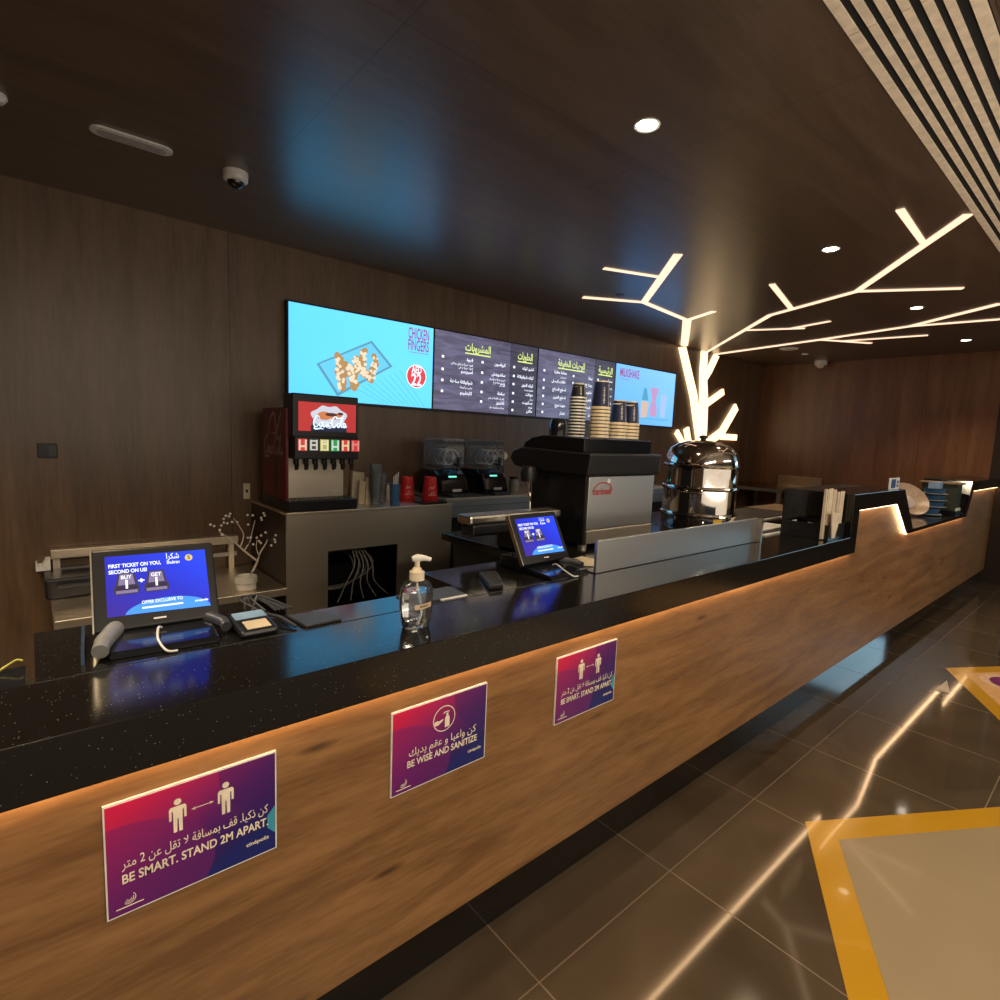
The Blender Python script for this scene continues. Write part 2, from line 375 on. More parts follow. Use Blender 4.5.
class Face:
    """a flat face in space: o = its lower left corner, r and u its unit axes, n outward"""
    def __init__(s, o, r, u): s.o = Vector(o); s.r = Vector(r).normalized(); s.u = Vector(u).normalized(); s.n = s.r.cross(s.u)
    def p(s, x, y, k=0): return s.o + s.r*x + s.u*y + s.n*k
    def poly(s, b, pts, k=.001):
        try: b.faces.new([b.verts.new(s.p(x, y, k)) for x, y in pts])
        except ValueError: pass
        return b
    def rect(s, b, x0, x1, y0, y1, k=.001): return s.poly(b, [(x0,y0),(x1,y0),(x1,y1),(x0,y1)], k)
    def disc(s, b, x, y, r, k=.001, n=28, ry=None, a0=0, a1=2*PI):
        return s.poly(b, [(x+r*math.cos(a0+(a1-a0)*i/n), y+(ry or r)*math.sin(a0+(a1-a0)*i/n)) for i in range(n)], k)
    def ring(s, b, x, y, r0, r1, k=.001, n=32, a0=0, a1=2*PI):
        for i in range(n):
            a = a0+(a1-a0)*i/n; c = a0+(a1-a0)*(i+1)/n
            s.poly(b, [(x+r0*math.cos(a),y+r0*math.sin(a)),(x+r1*math.cos(a),y+r1*math.sin(a)),(x+r1*math.cos(c),y+r1*math.sin(c)),(x+r0*math.cos(c),y+r0*math.sin(c))], k)
        return b
    def text(s, b, t, x, y, w=None, h=None, align='L', bold=.0, shear=0, k=.0015):
        """w = total width or h = em size; (x,y) = baseline left / centre / right"""
        vs, fs = glyphs(t, bold, shear)
        if not vs: return b
        x0 = min(v[0] for v in vs); x1 = max(v[0] for v in vs)
        sc = h if h else w/(x1-x0); sx = (w/(x1-x0)) if w else sc
        wd = (x1-x0)*sx; ox = {'L':0,'C':-wd/2,'R':-wd}[align]
        V = [b.verts.new(s.p(x+ox+(v[0]-x0)*sx, y+v[1]*sc, k)) for v in vs]
        for f in fs:
            try: b.faces.new([V[i] for i in f])
            except ValueError: pass
        return b
    def stroke(s, b, pts, w, k=.001, smooth=True):
        P = smoothpath([(x,y,0) for x,y in pts], 5) if smooth else [Vector((x,y,0)) for x,y in pts]
        n = len(P); Lh = []
        for i, p in enumerate(P):
            t = (P[min(i+1,n-1)]-P[max(i-1,0)]).normalized(); q = Vector((-t.y,t.x,0))
            ww = w*(.55+.9*math.sin(PI*i/(n-1))) / 2 if smooth else w/2
            Lh.append((p+q*ww, p-q*ww))
        for (a, c), (d, e) in zip(Lh, Lh[1:]): s.poly(b, [(a.x,a.y),(c.x,c.y),(e.x,e.y),(d.x,d.y)], k)
        return b
COLA = [[(.70,.80),(.62,.98),(.42,1.0),(.20,.78),(.08,.42),(.14,.10),(.34,.0),(.56,.14),(.70,.34)],
        [(.20,-.02),(.12,-.16),(.4,-.20),(.8,-.14),(1.15,-.2)],
        [(.88,.44),(.76,.36),(.72,.16),(.82,.02),(.96,.10),(.98,.30),(.88,.44),(1.0,.40),(1.1,.42)],
        [(1.30,.38),(1.20,.44),(1.10,.28),(1.12,.06),(1.24,.02),(1.38,.18)],
        [(1.62,.36),(1.52,.44),(1.42,.26),(1.44,.06),(1.54,.04),(1.64,.26),(1.66,.42),(1.64,.12),(1.72,.03),(1.82,.14)],
        [(1.80,.36),(1.98,.40)],
        [(2.62,.74),(2.62,.98),(2.40,1.0),(2.16,.76),(2.04,.40),(2.12,.08),(2.30,.0),(2.52,.14),(2.66,.36)],
        [(2.50,.78),(2.70,.90),(2.95,.86),(3.2,1.0),(3.5,1.12)],
        [(2.84,.44),(2.72,.36),(2.68,.16),(2.78,.02),(2.92,.10),(2.94,.30),(2.84,.44)],
        [(3.04,.20),(3.18,.50),(3.30,.92),(3.20,.98),(3.10,.60),(3.10,.16),(3.18,.02),(3.30,.16)],
        [(3.56,.36),(3.46,.44),(3.36,.26),(3.38,.06),(3.48,.04),(3.58,.26),(3.60,.42),(3.58,.12),(3.66,.03),(3.80,.2)]]
def cola(f, b, x, y, w, k=.001, h=None):
    s = w/3.8; sy = (h if h else s)
    for st in COLA: f.stroke(b, [(x+p[0]*s, y+p[1]*sy) for p in st], .105*s, k)
    return b

# ------------------------------------------------------------------ the setting
H = 2.55; YW = 3.74; XR = 8.1
struct('floor', box(nb(), -4, 12, -4, YW, -.05, 0), tilem)
struct('ceiling', box(nb(), -4, 12, .675, YW, H, H+.06), ceilwood)
struct('ceiling_front', box(nb(), -4, 12, -4, .395, H, H+.06), ceilwood)
struct('wall_back', box(nb(), -4, XR+.1, YW, YW+.1, 0, H+.06), wallwood)
struct('wall_right', box(nb(), XR, XR+.1, 1.12, YW, 0, H), rightwood)
struct('trim_1', box(nb(), XR, XR+.35, .86, 1.12, 0, H), M('dark column veneer', (.02,.012,.008), .5))
custw = M('brown lounge wall', (.10,.055,.03), .6)
struct('wall_left', box(nb(), -4.1, -4, -4, YW+.1, 0, H+.06), custw)
struct('wall_front', box(nb(), -4.1, 12.1, -4.1, -4, 0, H+.06), custw)
struct('wall_end', box(nb(), 12, 12.1, -4, 1.1, 0, H+.06), custw)

# slatted ceiling band
t = thing('slatted_ceiling_panel', 'run of long cream slats with black gaps along the ceiling, upper right', 'ceiling panel', (4,.53,H))
obj('backing', box(nb(), -4, 12, .3955, .6745, H-.001, H+.06), slatgap, t)
for y0, y1 in ((.675,.649),(.628,.608),(.589,.570),(.551,.531),(.509,.488),(.470,.451),(.426,.398)):
    b = nb()
    for x0, x1 in ((-4,-.6),(-.597,1.783),(1.786,4.2),(4.203,6.6),(6.603,12)): box(b, x0, x1, y1, y0, H-.007, H-.0012)
    obj('slat', b, slatm, t)

# ------------------------------------------------------------------ service counter
YB, YF = 1.025, 1.055; XE = XR-.004
t = thing('service_counter', 'long wood fronted service counter with black stone top and stepped end', 'counter', (3,1.1,0))
low = [(-3,.822),(3.57,.822),(3.57,1.066),(4.33,1.066),(4.64,.842),(6.56,.842),(6.72,1.073),(XE,1.073)]
up = [(XE,1.165),(6.64,1.165),(6.50,.868),(4.76,.868),(4.44,1.160),(3.46,1.160),(3.46,.919),(-3,.919)]
obj('countertop', prism_xz(nb(), low+up, YB, 1.262), stonem, t, bevel=.002)
for q in ((3.46,4.42,1.262,1.40,.919,1.160),(6.66,XE,1.262,1.40,.868,1.165)): obj('raised_block', box(nb(), *q), M('black satin laminate', (.012,.011,.012), .3), t, bevel=.003)
obj('front_panel', prism_xz(nb(), [(-3,.1445),(XE,.1445)]+low[::-1], YF, 1.076), oak, t)
obj('plinth', box(nb(), -3, XE, 1.0786, 1.2, 0, .1445), M('black mirror plinth', (.006,.006,.006), .03, coat=1), t)
obj('core', box(nb(), -3, XE, 1.09, 1.25, .1445, .82), steeld, t)
b = nb(); e = .0006
for (x0,z0),(x1,z1) in zip(low, low[1:]):
    d = Vector((x1-x0, z1-z0)); L_ = d.length; n = Vector((d.y, -d.x))/L_
    pts = [(x0,z0),(x1,z1),(x1+n.x*.0045,z1+n.y*.0045),(x0+n.x*.0045,z0+n.y*.0045)]
    if x0 == 3.57 and x1 == 3.57: continue
    prism_xz(b, pts, 1.036, 1.050)
obj('led_strip', b, ledm, t)
b = nb()
for x0, x1, y1 in ((-.01,.46,1.57),(.46,1.012,1.392),(1.012,1.372,1.585),(1.372,1.52,1.45),(1.52,3.46,2.20),(3.46,4.42,2.20),(4.42,6.66,1.75)):
    z = .919 if x0 < 4.4 else .868
    box(b, x0, x1, 1.402 if x0 == 3.46 else 1.264, y1, z-.035, z)
obj('worktop', b, stonem, t, bevel=.002)
for q in ((.03,.42,1.27,1.53,0,.884),(1.05,1.34,1.27,1.55,0,.884),(1.56,4.38,1.27,2.15,0,.884),(4.5,6.6,1.27,1.7,0,.833)): obj('under_cabinet', box(nb(), *q), black, t)
t = thing('low_shelf', 'dark glossy low shelf inside the counter at its left end', 'shelf', (-1,1.6,0))
obj('board', box(nb(), -2.4, -.03, 1.30, 1.76, .74, .78), blackgloss, t)
for x in (-2.3, -.6): obj('leg', box(nb(), x, x+.04, 1.5, 1.54, 0, .74), black, t)
# cable lying on it
o = obj('cable', tube(nb(), smoothpath([(-.085,1.73,.7835),(-.062,1.742,.795),(-.045,1.745,.803),(-.034,1.74,.800)]), .003), M('yellow green cable', (.45,.42,.05), .5))
tag(o, 'thin yellow cable looping up beside the left end of the worktop', 'cable')

# steel splash screen on the bar
t = thing('splash_screen', 'long low brushed steel splash screen standing on the bar', 'screen', (2.16,1.25,.919))
obj('panel', box(nb(), 1.54, 2.80, 1.245, 1.258, .920, 1.041), steeld, t, bevel=.002)
obj('end_bracket', box(nb(), 2.79, 2.806, 1.22, 1.245, .920, 1.041), alu, t)
obj('base_flange', box(nb(), 1.54, 2.80, 1.2585, 1.30, .920, .924), steeld, t)

# ------------------------------------------------------------------ signs on the counter front
def sign_base(x, label, z1=.764, w=.28):
    t = thing('notice_sign', label, 'sign', (x, YF, .66), group='purple hygiene notices on the counter front')
    obj('board', box(nb(), x, x+w, YF-.006, YF-.0008, z1-.208, z1), white, t)
    obj('print', box(nb(), x+.0025, x+w-.0025, YF-.0066, YF-.006, z1-.2055, z1-.0035), signm, t)
    f = Face((x, YF-.0067, z1-.208), (1,0,0), (0,0,1))
    return t, f
def person_icon(f, b, x, y, s):
    f.disc(b, x, y+.95*s, .10*s, n=16); q = .74*s
    f.poly(b, [(x+u*q, y+v*s) for u, v in ((-.25,.82),(.25,.82),(.31,.76),(.31,.40),(.225,.40),(.215,.68),(.17,.68),(.16,0),(.035,0),(.02,.42),(-.02,.42),(-.035,0),(-.16,0),(-.17,.68),(-.215,.68),(-.225,.40),(-.31,.40),(-.31,.76))])
def swirl(f, b, x, y, s):
    for r, a0, a1 in ((1,-2.4,.9),(.7,-2.7,.4),(.4,-3,0)): f.ring(b, x, y, r*s, r*s-.12*s, n=14, a0=a0, a1=a1)
    f.stroke(b, [(x-1.9*s,y-1.35*s),(x+2.1*s,y-1.35*s)], .22*s, smooth=False)
def two_m(x, label, z1):
    t, f = sign_base(x, label, z1); b = nb()
    person_icon(f, b, .108, .117, .060); person_icon(f, b, .187, .117, .060)
    f.rect(b, .133, .163, .1495, .1508); f.poly(b, [(.129,.1502),(.136,.153),(.136,.1474)]); f.poly(b, [(.167,.1502),(.160,.153),(.160,.1474)])
    obj('icon', b, creamink, t)
    b = nb(); f.text(b, ar('كن ذكيا. قف بمسافة لا تقل عن 2 متر'), .143, .087, w=.240, h=.024, align='C', bold=.005); obj('arabic_lettering', b, creamink, t); b = nb()
    f.text(b, 'BE SMART. STAND 2M APART.', .143, .059, w=.240, h=.0235, align='C', bold=.022); obj('lettering', b, creamink, t); b = nb()
    f.text(b, 'cinépolis', .264, .030, w=.042, h=.0115, align='R', bold=.015); obj('corner_name', b, creamink, t); b = nb(); swirl(f, b, .032, .028, .010)
    obj('emblem', b, creamink, t)
    b = nb(); f.poly(b, [(.2765,.036),(.2765,.094),(.262,.078),(.262,.052)], k=.0004); obj('blue_corner', b, M('light blue print', (.05,.32,.45), .5), t)
two_m(.066, 'large purple distancing sign with two figures, nearest on the wood counter front', .7645)
two_m(1.148, 'purple distancing sign with two figures, farthest right on the wood counter front', .7625)
t, f = sign_base(.604, 'purple sanitizing sign with a hand and bottle in a circle, middle of three', .7610)
b = nb(); f.ring(b, .145, .152, .033, .0305)
f.poly(b, [(.147,.128),(.161,.128),(.161,.152),(.157,.158),(.157,.164),(.151,.164),(.151,.158),(.147,.152)])
f.poly(b, [(.147,.166),(.160,.166),(.160,.169),(.144,.169),(.141,.164),(.143,.164)])
f.poly(b, [(.116,.139),(.128,.139),(.143,.149),(.141,.152),(.131,.149),(.124,.151),(.116,.149)])
obj('icon', b, creamink, t)
b = nb(); f.text(b, ar('كن واعيا و عقم يديك'), .146, .087, w=.20, h=.027, align='C', bold=.005); obj('arabic_lettering', b, creamink, t); b = nb()
f.text(b, 'BE WISE AND SANITIZE', .146, .060, w=.208, h=.024, align='C', bold=.022); obj('lettering', b, creamink, t); b = nb()
f.text(b, 'cinépolis', .264, .034, w=.042, h=.0115, align='R', bold=.015); obj('corner_name', b, creamink, t); b = nb(); swirl(f, b, .032, .026, .010)
obj('emblem', b, creamink, t)

# ------------------------------------------------------------------ menu screens
SW, SZ0, SZ1 = 1.123, 1.580, 2.213
X0 = 1.300
def menu_screen(i, label, mats):
    x = X0 + i*SW + .001*i
    t = thing('menu_screen', label, 'screen', (x+SW/2, YW-.04, 1.9), group='menu screens on the back wall')
    obj('bezel', box(nb(), x, x+SW, YW-.055, YW-.002, SZ0, SZ1), black, t)
    xs = x+.008
    for j, (w, m) in enumerate(mats):
        obj('display', box(nb(), xs, xs+w*(SW-.016), YW-.0565, YW-.055, SZ0+.012, SZ1-.012), m, t); xs += w*(SW-.016)
    return t, Face((x+.008, YW-.0568, SZ0+.012), (1,0,0), (0,0,1)), SW-.016, SZ1-SZ0-.024
t, f, W_, H_ = menu_screen(0, 'bright cyan menu screen with a plate of fried chicken, leftmost of the four', [(1,cyan)])
b = nb()
for i in range(9): x = .42+.04*i; f.stroke(b, [(x*W_,(.17+.032*i)*H_),((x+.20)*W_,.015*H_)], .0035, smooth=False, k=.0006)
obj('table_lines', b, eline, t)
b = nb(); f.poly(b, [(.165*W_,.39*H_),(.30*W_,.055*H_),(.685*W_,.465*H_),(.53*W_,.73*H_)], k=.001); obj('plate', b, eplate2, t)
b = nb(); f.poly(b, [(.185*W_,.39*H_),(.305*W_,.095*H_),(.66*W_,.465*H_),(.525*W_,.70*H_)], k=.0014); obj('plate_face', b, em('lit plate pale', (.12,.52,.86), 1.1), t)
rnd = random.Random(3)
pieces = [((.31,.50),(.325,.17),.07),((.36,.42),(.42,.20),.07),((.38,.36),(.47,.42),.065),((.475,.62),(.47,.32),.06),((.56,.55),(.535,.30),.055),((.46,.36),(.54,.28),.06),((.42,.50),(.44,.44),.05)]
for mat, k, wf, jit, nm in ((ebrown,.002,1.0,.010,'fried_chicken'),(ebrownl,.0026,.42,.013,'breading')):
    b = nb()
    for (a, c, w) in pieces:
        for i in range(9 if wf == 1.0 else 16):
            q = i/8 if wf == 1.0 else rnd.random()
            x = a[0]+(c[0]-a[0])*q+rnd.uniform(-jit,jit)*1.6; y = a[1]+(c[1]-a[1])*q+rnd.uniform(-jit,jit)*2
            r = w*W_*.46*wf*rnd.uniform(.7,1.1)
            f.poly(b, [(x*W_+r*rnd.uniform(.75,1.15)*math.cos(2*PI*j/9), y*H_+r*rnd.uniform(.75,1.15)*math.sin(2*PI*j/9)) for j in range(9)], k=k+rnd.random()*.0003)
    obj(nm, b, mat, t)
b = nb(); f.text(b, 'CHICKEN', .965*W_, .835*H_, w=.165*W_, h=.112, align='R', bold=.018); f.text(b, 'FINGERS', .965*W_, .695*H_, w=.165*W_, h=.112, align='R', bold=.018)
f.rect(b, .81*W_, .965*W_, .665*H_, .672*H_); obj('lettering', b, epurple, t)
b = nb(); f.disc(b, .870*W_, .38*H_, .082, k=.0018, n=40); obj('price_disc', b, ered, t)
b = nb(); f.ring(b, .870*W_, .38*H_, .088, .082, k=.002); f.text(b, 'AED', .870*W_, .42*H_, w=.088, h=.075, align='C', bold=.02, k=.0026); f.text(b, '22', .870*W_, .27*H_, w=.09, h=.125, align='C', bold=.02, k=.0026)
obj('price', b, ewhite, t)
def menu_text(t, f, W, H, heads, cols):
    for s, x, y, w in heads:
        b = nb(); f.text(b, ar(s), x*W, y*H, w=w*W, h=.085, align='C', bold=.02); f.rect(b, (x-w/2)*W, (x+w/2)*W, (y-.045)*H, (y-.028)*H); obj('heading', b, eyellow, t)
    for xr, xl, items in cols:
        b = nb()
        for y, s, sub in items:
            f.text(b, ar(s), xr*W, y*H, h=.036, align='R', bold=.02)
            f.rect(b, xl*W, (xl+.02)*W, y*H, (y+.032)*H)
            if sub: f.text(b, ar(sub), xr*W, (y-.062)*H, h=.023, align='R', bold=.01)
            if sub and len(sub) > 16: f.text(b, ar(sub[:14]), xr*W, (y-.105)*H, h=.023, align='R', bold=.01)
        obj('menu_column', b, ewhite, t)
t, f, W_, H_ = menu_screen(1, 'slate grey menu screen of drinks and sweets beside the chicken picture', [(.705,slate),(.295,slated)])
menu_text(t, f, W_, H_, [('المشروبات',.385,.80,.24),('الحلويات',.865,.80,.16)],
  [(.34,.06,[(.66,'قهوة','قهوة عربية و شاي ساخن'),(.50,'اسبريسو',''),(.36,'شوكولاتة ساخنة','حليب و كريمة'),(.22,'كابتشينو','')]),
   (.66,.42,[(.66,'كرواسون',''),(.52,'ساندويتش','خبز و جبنة و خضار'),(.39,'برجر',''),(.26,'سلطة','خضار طازجة و جبن'),(.13,'ناتشوز','جبنة و صلصة حارة')]),
   (.965,.74,[(.66,'تشيز كيك',''),(.535,'كيك شوكولاتة',''),(.42,'كيك الجزر','قطعة واحدة'),(.29,'دونات','سكر'),(.17,'بسكويت','قطعة'),(.05,'مافن','')])])
t, f, W_, H_ = menu_screen(2, 'slate grey menu screen of snacks, third from the left behind the paper cups', [(.705,slate),(.295,slated)])
menu_text(t, f, W_, H_, [('الوجبات الخفيفة',.40,.80,.34),('الرئيسية',.86,.80,.20)],
  [(.34,.06,[(.68,'بطاطا مقلية','حجم كبير'),(.54,'حلقات البصل',''),(.42,'اصابع الدجاج',''),(.30,'اصابع الجبن',''),(.18,'هوت دوج',''),(.06,'فشار','')]),
   (.68,.42,[(.66,'بيتزا',''),(.55,'بيتزا خضار',''),(.43,'شاورما',''),(.31,'فاهيتا',''),(.19,'باستا',''),(.07,'ارز','')]),
   (.965,.75,[(.66,'ستيك',''),(.54,'دجاج',''),(.42,'سمك',''),(.29,'كباب',''),(.16,'برجر','')])])
t, f, W_, H_ = menu_screen(3, 'light blue menu screen with a milkshake picture, rightmost of the four', [(1,paleblue)])
b = nb(); f.text(b, 'MILKSHAKE', .06*W_, .80*H_, w=.30*W_, h=.12, bold=.02); f.rect(b, .06*W_, .22*W_, .75*H_, .757*H_); obj('lettering', b, epurple, t)
b = nb(); f.poly(b, [(.58*W_,.16*H_),(.69*W_,.16*H_),(.70*W_,.30*H_),(.665*W_,.45*H_),(.71*W_,.68*H_),(.56*W_,.68*H_),(.605*W_,.45*H_),(.57*W_,.30*H_)], k=.0014); obj('glass_picture', b, epink, t)
b = nb(); f.poly(b, [(.77*W_,.16*H_),(.85*W_,.16*H_),(.87*W_,.58*H_),(.75*W_,.58*H_)], k=.0014); f.rect(b, .815*W_, .822*W_, .58*H_, .86*H_, k=.0014); obj('tall_glass_picture', b, em('lit pale lilac', (.36,.52,.82), 1), t)
b = nb(); f.poly(b, [(.43*W_,.12*H_),(.53*W_,.14*H_),(.55*W_,.42*H_),(.42*W_,.42*H_)], k=.0014); obj('cup_picture', b, ebeige, t)
b = nb(); f.poly(b, [(.43*W_,.44*H_),(.54*W_,.44*H_),(.50*W_,.66*H_),(.46*W_,.66*H_)], k=.0014); obj('straw_picture', b, em('lit teal', (.08,.34,.55), 1), t)
b = nb(); f.rect(b, .40*W_, .92*W_, .10*H_, .125*H_, k=.001); obj('table_shadow_picture', b, em('lit mid blue', (.12,.42,.72), 1), t)

# ------------------------------------------------------------------ tree-shaped light
t = thing('tree_light', 'glowing tree shaped light climbing the back wall onto the ceiling', 'light', (6.5,YW,1.3))
def wall_branch(pts, ws, name='branch'):
    b = nb(); P = [Vector((x,z,0)) for x,z in pts]; n = len(P); S = []
    for i, p in enumerate(P):
        d = (P[min(i+1,n-1)]-P[max(i-1,0)]).normalized(); q = Vector((-d.y,d.x,0)); S.append((p+q*ws[i]/2, p-q*ws[i]/2))
    pts = [(a.x,a.y) for a,_ in S] + [(c.x,c.y) for _,c in S][::-1]
    prism_xz(b, [(x,min(z,H-.001)) for x,z in pts], YW-.03, YW-.001); obj(name, b, treelight, t)
wall_branch([(6.54,1.25),(6.54,1.60),(6.52,1.95),(6.45,2.30),(6.444,2.55)], [.20,.20,.17,.13,.12], 'trunk')
wall_branch([(6.50,1.45),(6.27,2.0),(5.94,2.56)], [.13,.13,.14])
wall_branch([(6.50,2.22),(6.60,2.34),(6.74,2.56)], [.08,.10,.12])
wall_branch([(6.56,1.90),(6.99,2.10)], [.08,.08])
wall_branch([(6.70,1.43),(7.04,1.57),(7.38,1.93)], [.10,.12,.11])
wall_branch([(7.04,1.515),(7.45,1.515)], [.08,.08])
wall_branch([(6.36,1.30),(6.24,1.44),(6.17,1.59)], [.09,.09,.09])
wall_branch([(6.22,1.34),(6.08,1.44),(5.96,1.54)], [.06,.06,.07])
def ceil_branch(pts, ws):
    b = nb(); P = [Vector((x,y,0)) for x,y in pts]; n = len(P); S = []
    for i, p in enumerate(P):
        d = (P[min(i+1,n-1)]-P[max(i-1,0)]).normalized(); q = Vector((-d.y,d.x,0)); S.append((p+q*ws[i]/2, p-q*ws[i]/2))
    pts = [(a.x,a.y) for a,_ in S] + [(c.x,c.y) for _,c in S][::-1]
    prism_xy(b, [(x,min(y,YW-.031)) for x,y in pts], H-.006, H); obj('ceiling_branch', b, treeceil, t)
ceil_branch([(5.92,3.72),(4.738,2.942)], [.14,.08])
ceil_branch([(4.738,2.942),(3.926,2.85),(3.483,3.127)], [.05,.05,.05])
ceil_branch([(3.926,2.85),(3.073,2.005)], [.055,.055])
ceil_branch([(3.388,2.36),(2.995,2.516)], [.035,.035])
ceil_branch([(4.738,2.942),(4.561,2.578)], [.05,.05])
ceil_branch([(6.477,3.72),(4.989,2.288),(4.613,1.505),(3.475,.694)], [.05,.045,.045,.042])
ceil_branch([(3.20,.9),(3.772,.934)], [.035,.03])
ceil_branch([(4.06,1.869),(4.843,2.054)], [.04,.04])
ceil_branch([(4.613,1.505),(4.967,.965)], [.04,.04])
ceil_branch([(5.487,2.741),(5.715,2.275)], [.04,.04])
ceil_branch([(5.66,2.40),(5.531,1.995)], [.035,.035])
ceil_branch([(6.705,3.71),(6.395,2.384),(6.155,1.543),(5.625,.859)], [.07,.055,.05,.05])
ceil_branch([(6.155,1.543),(6.251,.94)], [.045,.045])
ceil_branch([(6.395,2.384),(6.887,2.057)], [.045,.045])
ceil_branch([(6.60,2.24),(6.711,1.527)], [.04,.04])

# ------------------------------------------------------------------ ceiling fittings
def downlight(x, y, label):
    t = thing('downlight', label, 'light', (0,0,0), group='recessed ceiling downlights', local=True)
    obj('trim_ring', lathe(nb(), [(.036,0),(.046,-.004),(.048,-.001),(.048,0)], n=32), white, t, smooth=True)
    obj('lens', cyl(nb(), (0,0), .037, -.002, 0), lampm, t)
    t.location = (x,y,H-.0005); return t
dl = downlight(1.77, 1.325, 'round downlight above the bar, largest and nearest of those in view')
dup(dl, (3.57,1.325,H-.0005), 'round downlight beside the long light branch, second from the front')
dup(dl, (5.42,1.33,H-.0005), 'round downlight between the light branches, third from the front')
dup(dl, (7.20,1.32,H-.0005), 'round downlight farthest off by the right wall')
def spot(x, y, z, e, col=(1,.78,.5), size=110, blend=.7, r=.04):
    l = bpy.data.lights.new('downlight_or_fill_beam', 'SPOT'); l.energy = e; l.color = col; l.spot_size = math.radians(size); l.spot_blend = blend; l.shadow_soft_size = r
    o = bpy.data.objects.new('downlight_or_fill_beam', l); o.location = (x,y,z); C.objects.link(o); return o
for x in (-1.8, -.03, 1.77, 3.57, 5.42, 7.2): spot(x, 1.325, H-.02, 42)
t = thing('emergency_light', 'oblong grey light fitting on the dark ceiling, upper left', 'light', (.38,2.862,H))
def capsule(L, w, n=10): return [(L/2+w*math.sin(PI*i/n), w*math.cos(PI*i/n)) for i in range(n+1)] + [(-L/2-w*math.sin(PI*i/n), -w*math.cos(PI*i/n)) for i in range(n+1)]
obj('rim', prism_xy(nb(), [(.38+x, 2.862+y*1.0) for x, y in capsule(.20,.045)], H-.010, H-.0005), palegrey, t, bevel=.002)
obj('diffuser', prism_xy(nb(), [(.38+x, 2.862+y) for x, y in capsule(.18,.031)], H-.013, H-.010), M('dull diffuser', (.45,.43,.42), .4), t)
t = thing('dome_camera', 'white dome security camera hanging under the ceiling', 'camera', (.775,2.857,H))
obj('housing', lathe(nb(), [(0,-.0005),(.052,-.0005),(.054,-.006),(.052,-.038),(.040,-.044),(0,-.044)], (.775,2.857,H)), white, t, smooth=True)
obj('dome', lathe(nb(), [(.036,-.044),(.033,-.056),(.024,-.067),(.010,-.073),(0,-.074)], (.775,2.857,H)), blackgloss, t, smooth=True)
o = obj('smoke_detector', lathe(nb(), [(0,-.0005),(.04,-.0005),(.042,-.012),(.03,-.028),(0,-.03)], (-.045,2.845,H)), white, smooth=True); tag(o, 'small white detector cut by the left edge of the photo, on the ceiling', 'detector')
o = obj('ceiling_sensor', lathe(nb(), [(0,-.0005),(.035,-.0005),(.033,-.006),(0,-.008)], (3.62,2.862,H)), M('dim grey plastic', (.09,.09,.10), .4), smooth=True); tag(o, 'tiny dark round sensor on the ceiling above the left light branch', 'sensor')
o = obj('ceiling_speaker', lathe(nb(), [(0,-.0005),(.10,-.0005),(.10,-.006),(.085,-.010),(0,-.010)], (6.784,2.854,H)), palegrey, smooth=True); tag(o, 'flat round grey speaker on the ceiling near the far corner', 'speaker')
o = obj('ceiling_sensor', lathe(nb(), [(0,-.0005),(.04,-.0005),(.035,-.012),(0,-.014)], (7.268,2.862,H)), palegrey, smooth=True); tag(o, 'tiny pale sensor between the round speaker and the far dome camera', 'sensor')
t = thing('dome_camera', 'small white dome camera in the far ceiling corner', 'camera', (7.943,2.921,H))
obj('housing', lathe(nb(), [(0,-.0005),(.075,-.0005),(.075,-.05),(.05,-.062),(0,-.062)], (7.943,2.921,H)), white, t, smooth=True)
obj('dome', lathe(nb(), [(.045,-.062),(.035,-.085),(0,-.095)], (7.943,2.921,H)), palegrey, t, smooth=True)
t = thing('wall_switch', 'small dark double switch plate on the left of the back wall', 'switch', (.074,YW,1.225))
obj('plate', box(nb(), .033,.115, YW-.009, YW-.0005, 1.186,1.262), black, t, bevel=.002)
obj('rocker', box(nb(), .040,.071, YW-.013, YW-.009, 1.196,1.252), black, t); obj('rocker', box(nb(), .077,.108, YW-.013, YW-.009, 1.196,1.252), darkgrey, t)
t = thing('wall_socket', 'pale wall socket beside the red panel of the soda machine', 'socket', (1.055,YW,.98))
obj('plate', box(nb(), 1.035,1.075, YW-.012, YW-.0005, .93,1.03), cream, t, bevel=.003); obj('slot', box(nb(), 1.048,1.062, YW-.0135, YW-.012, .97,.99), black, t)
t = thing('pressure_gauge', 'round gauge on the wall above the drinks counter', 'gauge', (3.22,YW,1.21))
b = nb(); b2 = lathe(nb(), [(0,0),(.035,0),(.038,.02),(.03,.035),(0,.035)], n=24)
bmesh.ops.transform(b2, verts=b2.verts, matrix=Matrix.Translation((3.22,YW-.0005,1.225)) @ Matrix.Rotation(PI/2,4,'X')); obj('dial', b2, cream, t, smooth=True)
obj('stem', tube(nb(), [(3.22,YW-.02,1.19),(3.22,YW-.02,.98)], .006), darkgrey, t)

# ------------------------------------------------------------------ steel furniture at the back wall
t = thing('steel_cabinet', 'brushed steel cabinet with a square opening under the soda machine', 'cabinet', (1.6,3.4,0))
b = nb(); Yc = 3.10; xa, xb = 1.085, 2.225
for q in ((xa,1.33,.30,.905),(1.80,xb,.30,.905),(1.33,1.80,.675,.905),(xa,xb,0.08,.30)): box(b, q[0], q[1], Yc, Yc+.012, q[2], q[3])
obj('front_panel', b, steel, t)
obj('top', box(nb(), xa-.003, xb+.003, Yc-.006, YW-.01, .905, .92), steel, t, bevel=.003)
obj('side_panel', box(nb(), xa-.003, xa+.012, Yc+.013, YW-.01, .08, .904), M('brown side laminate', (.035,.024,.018), .4), t)
obj('side_panel', box(nb(), xb-.012, xb, Yc+.013, YW-.01, .08, .904), steel, t)
obj('back_panel', box(nb(), xa+.012, xb-.012, YW-.03, YW-.012, .08, .904), black, t)
obj('shelf', box(nb(), xa+.013, xb-.013, Yc+.014, YW-.035, .16, .18), black, t)
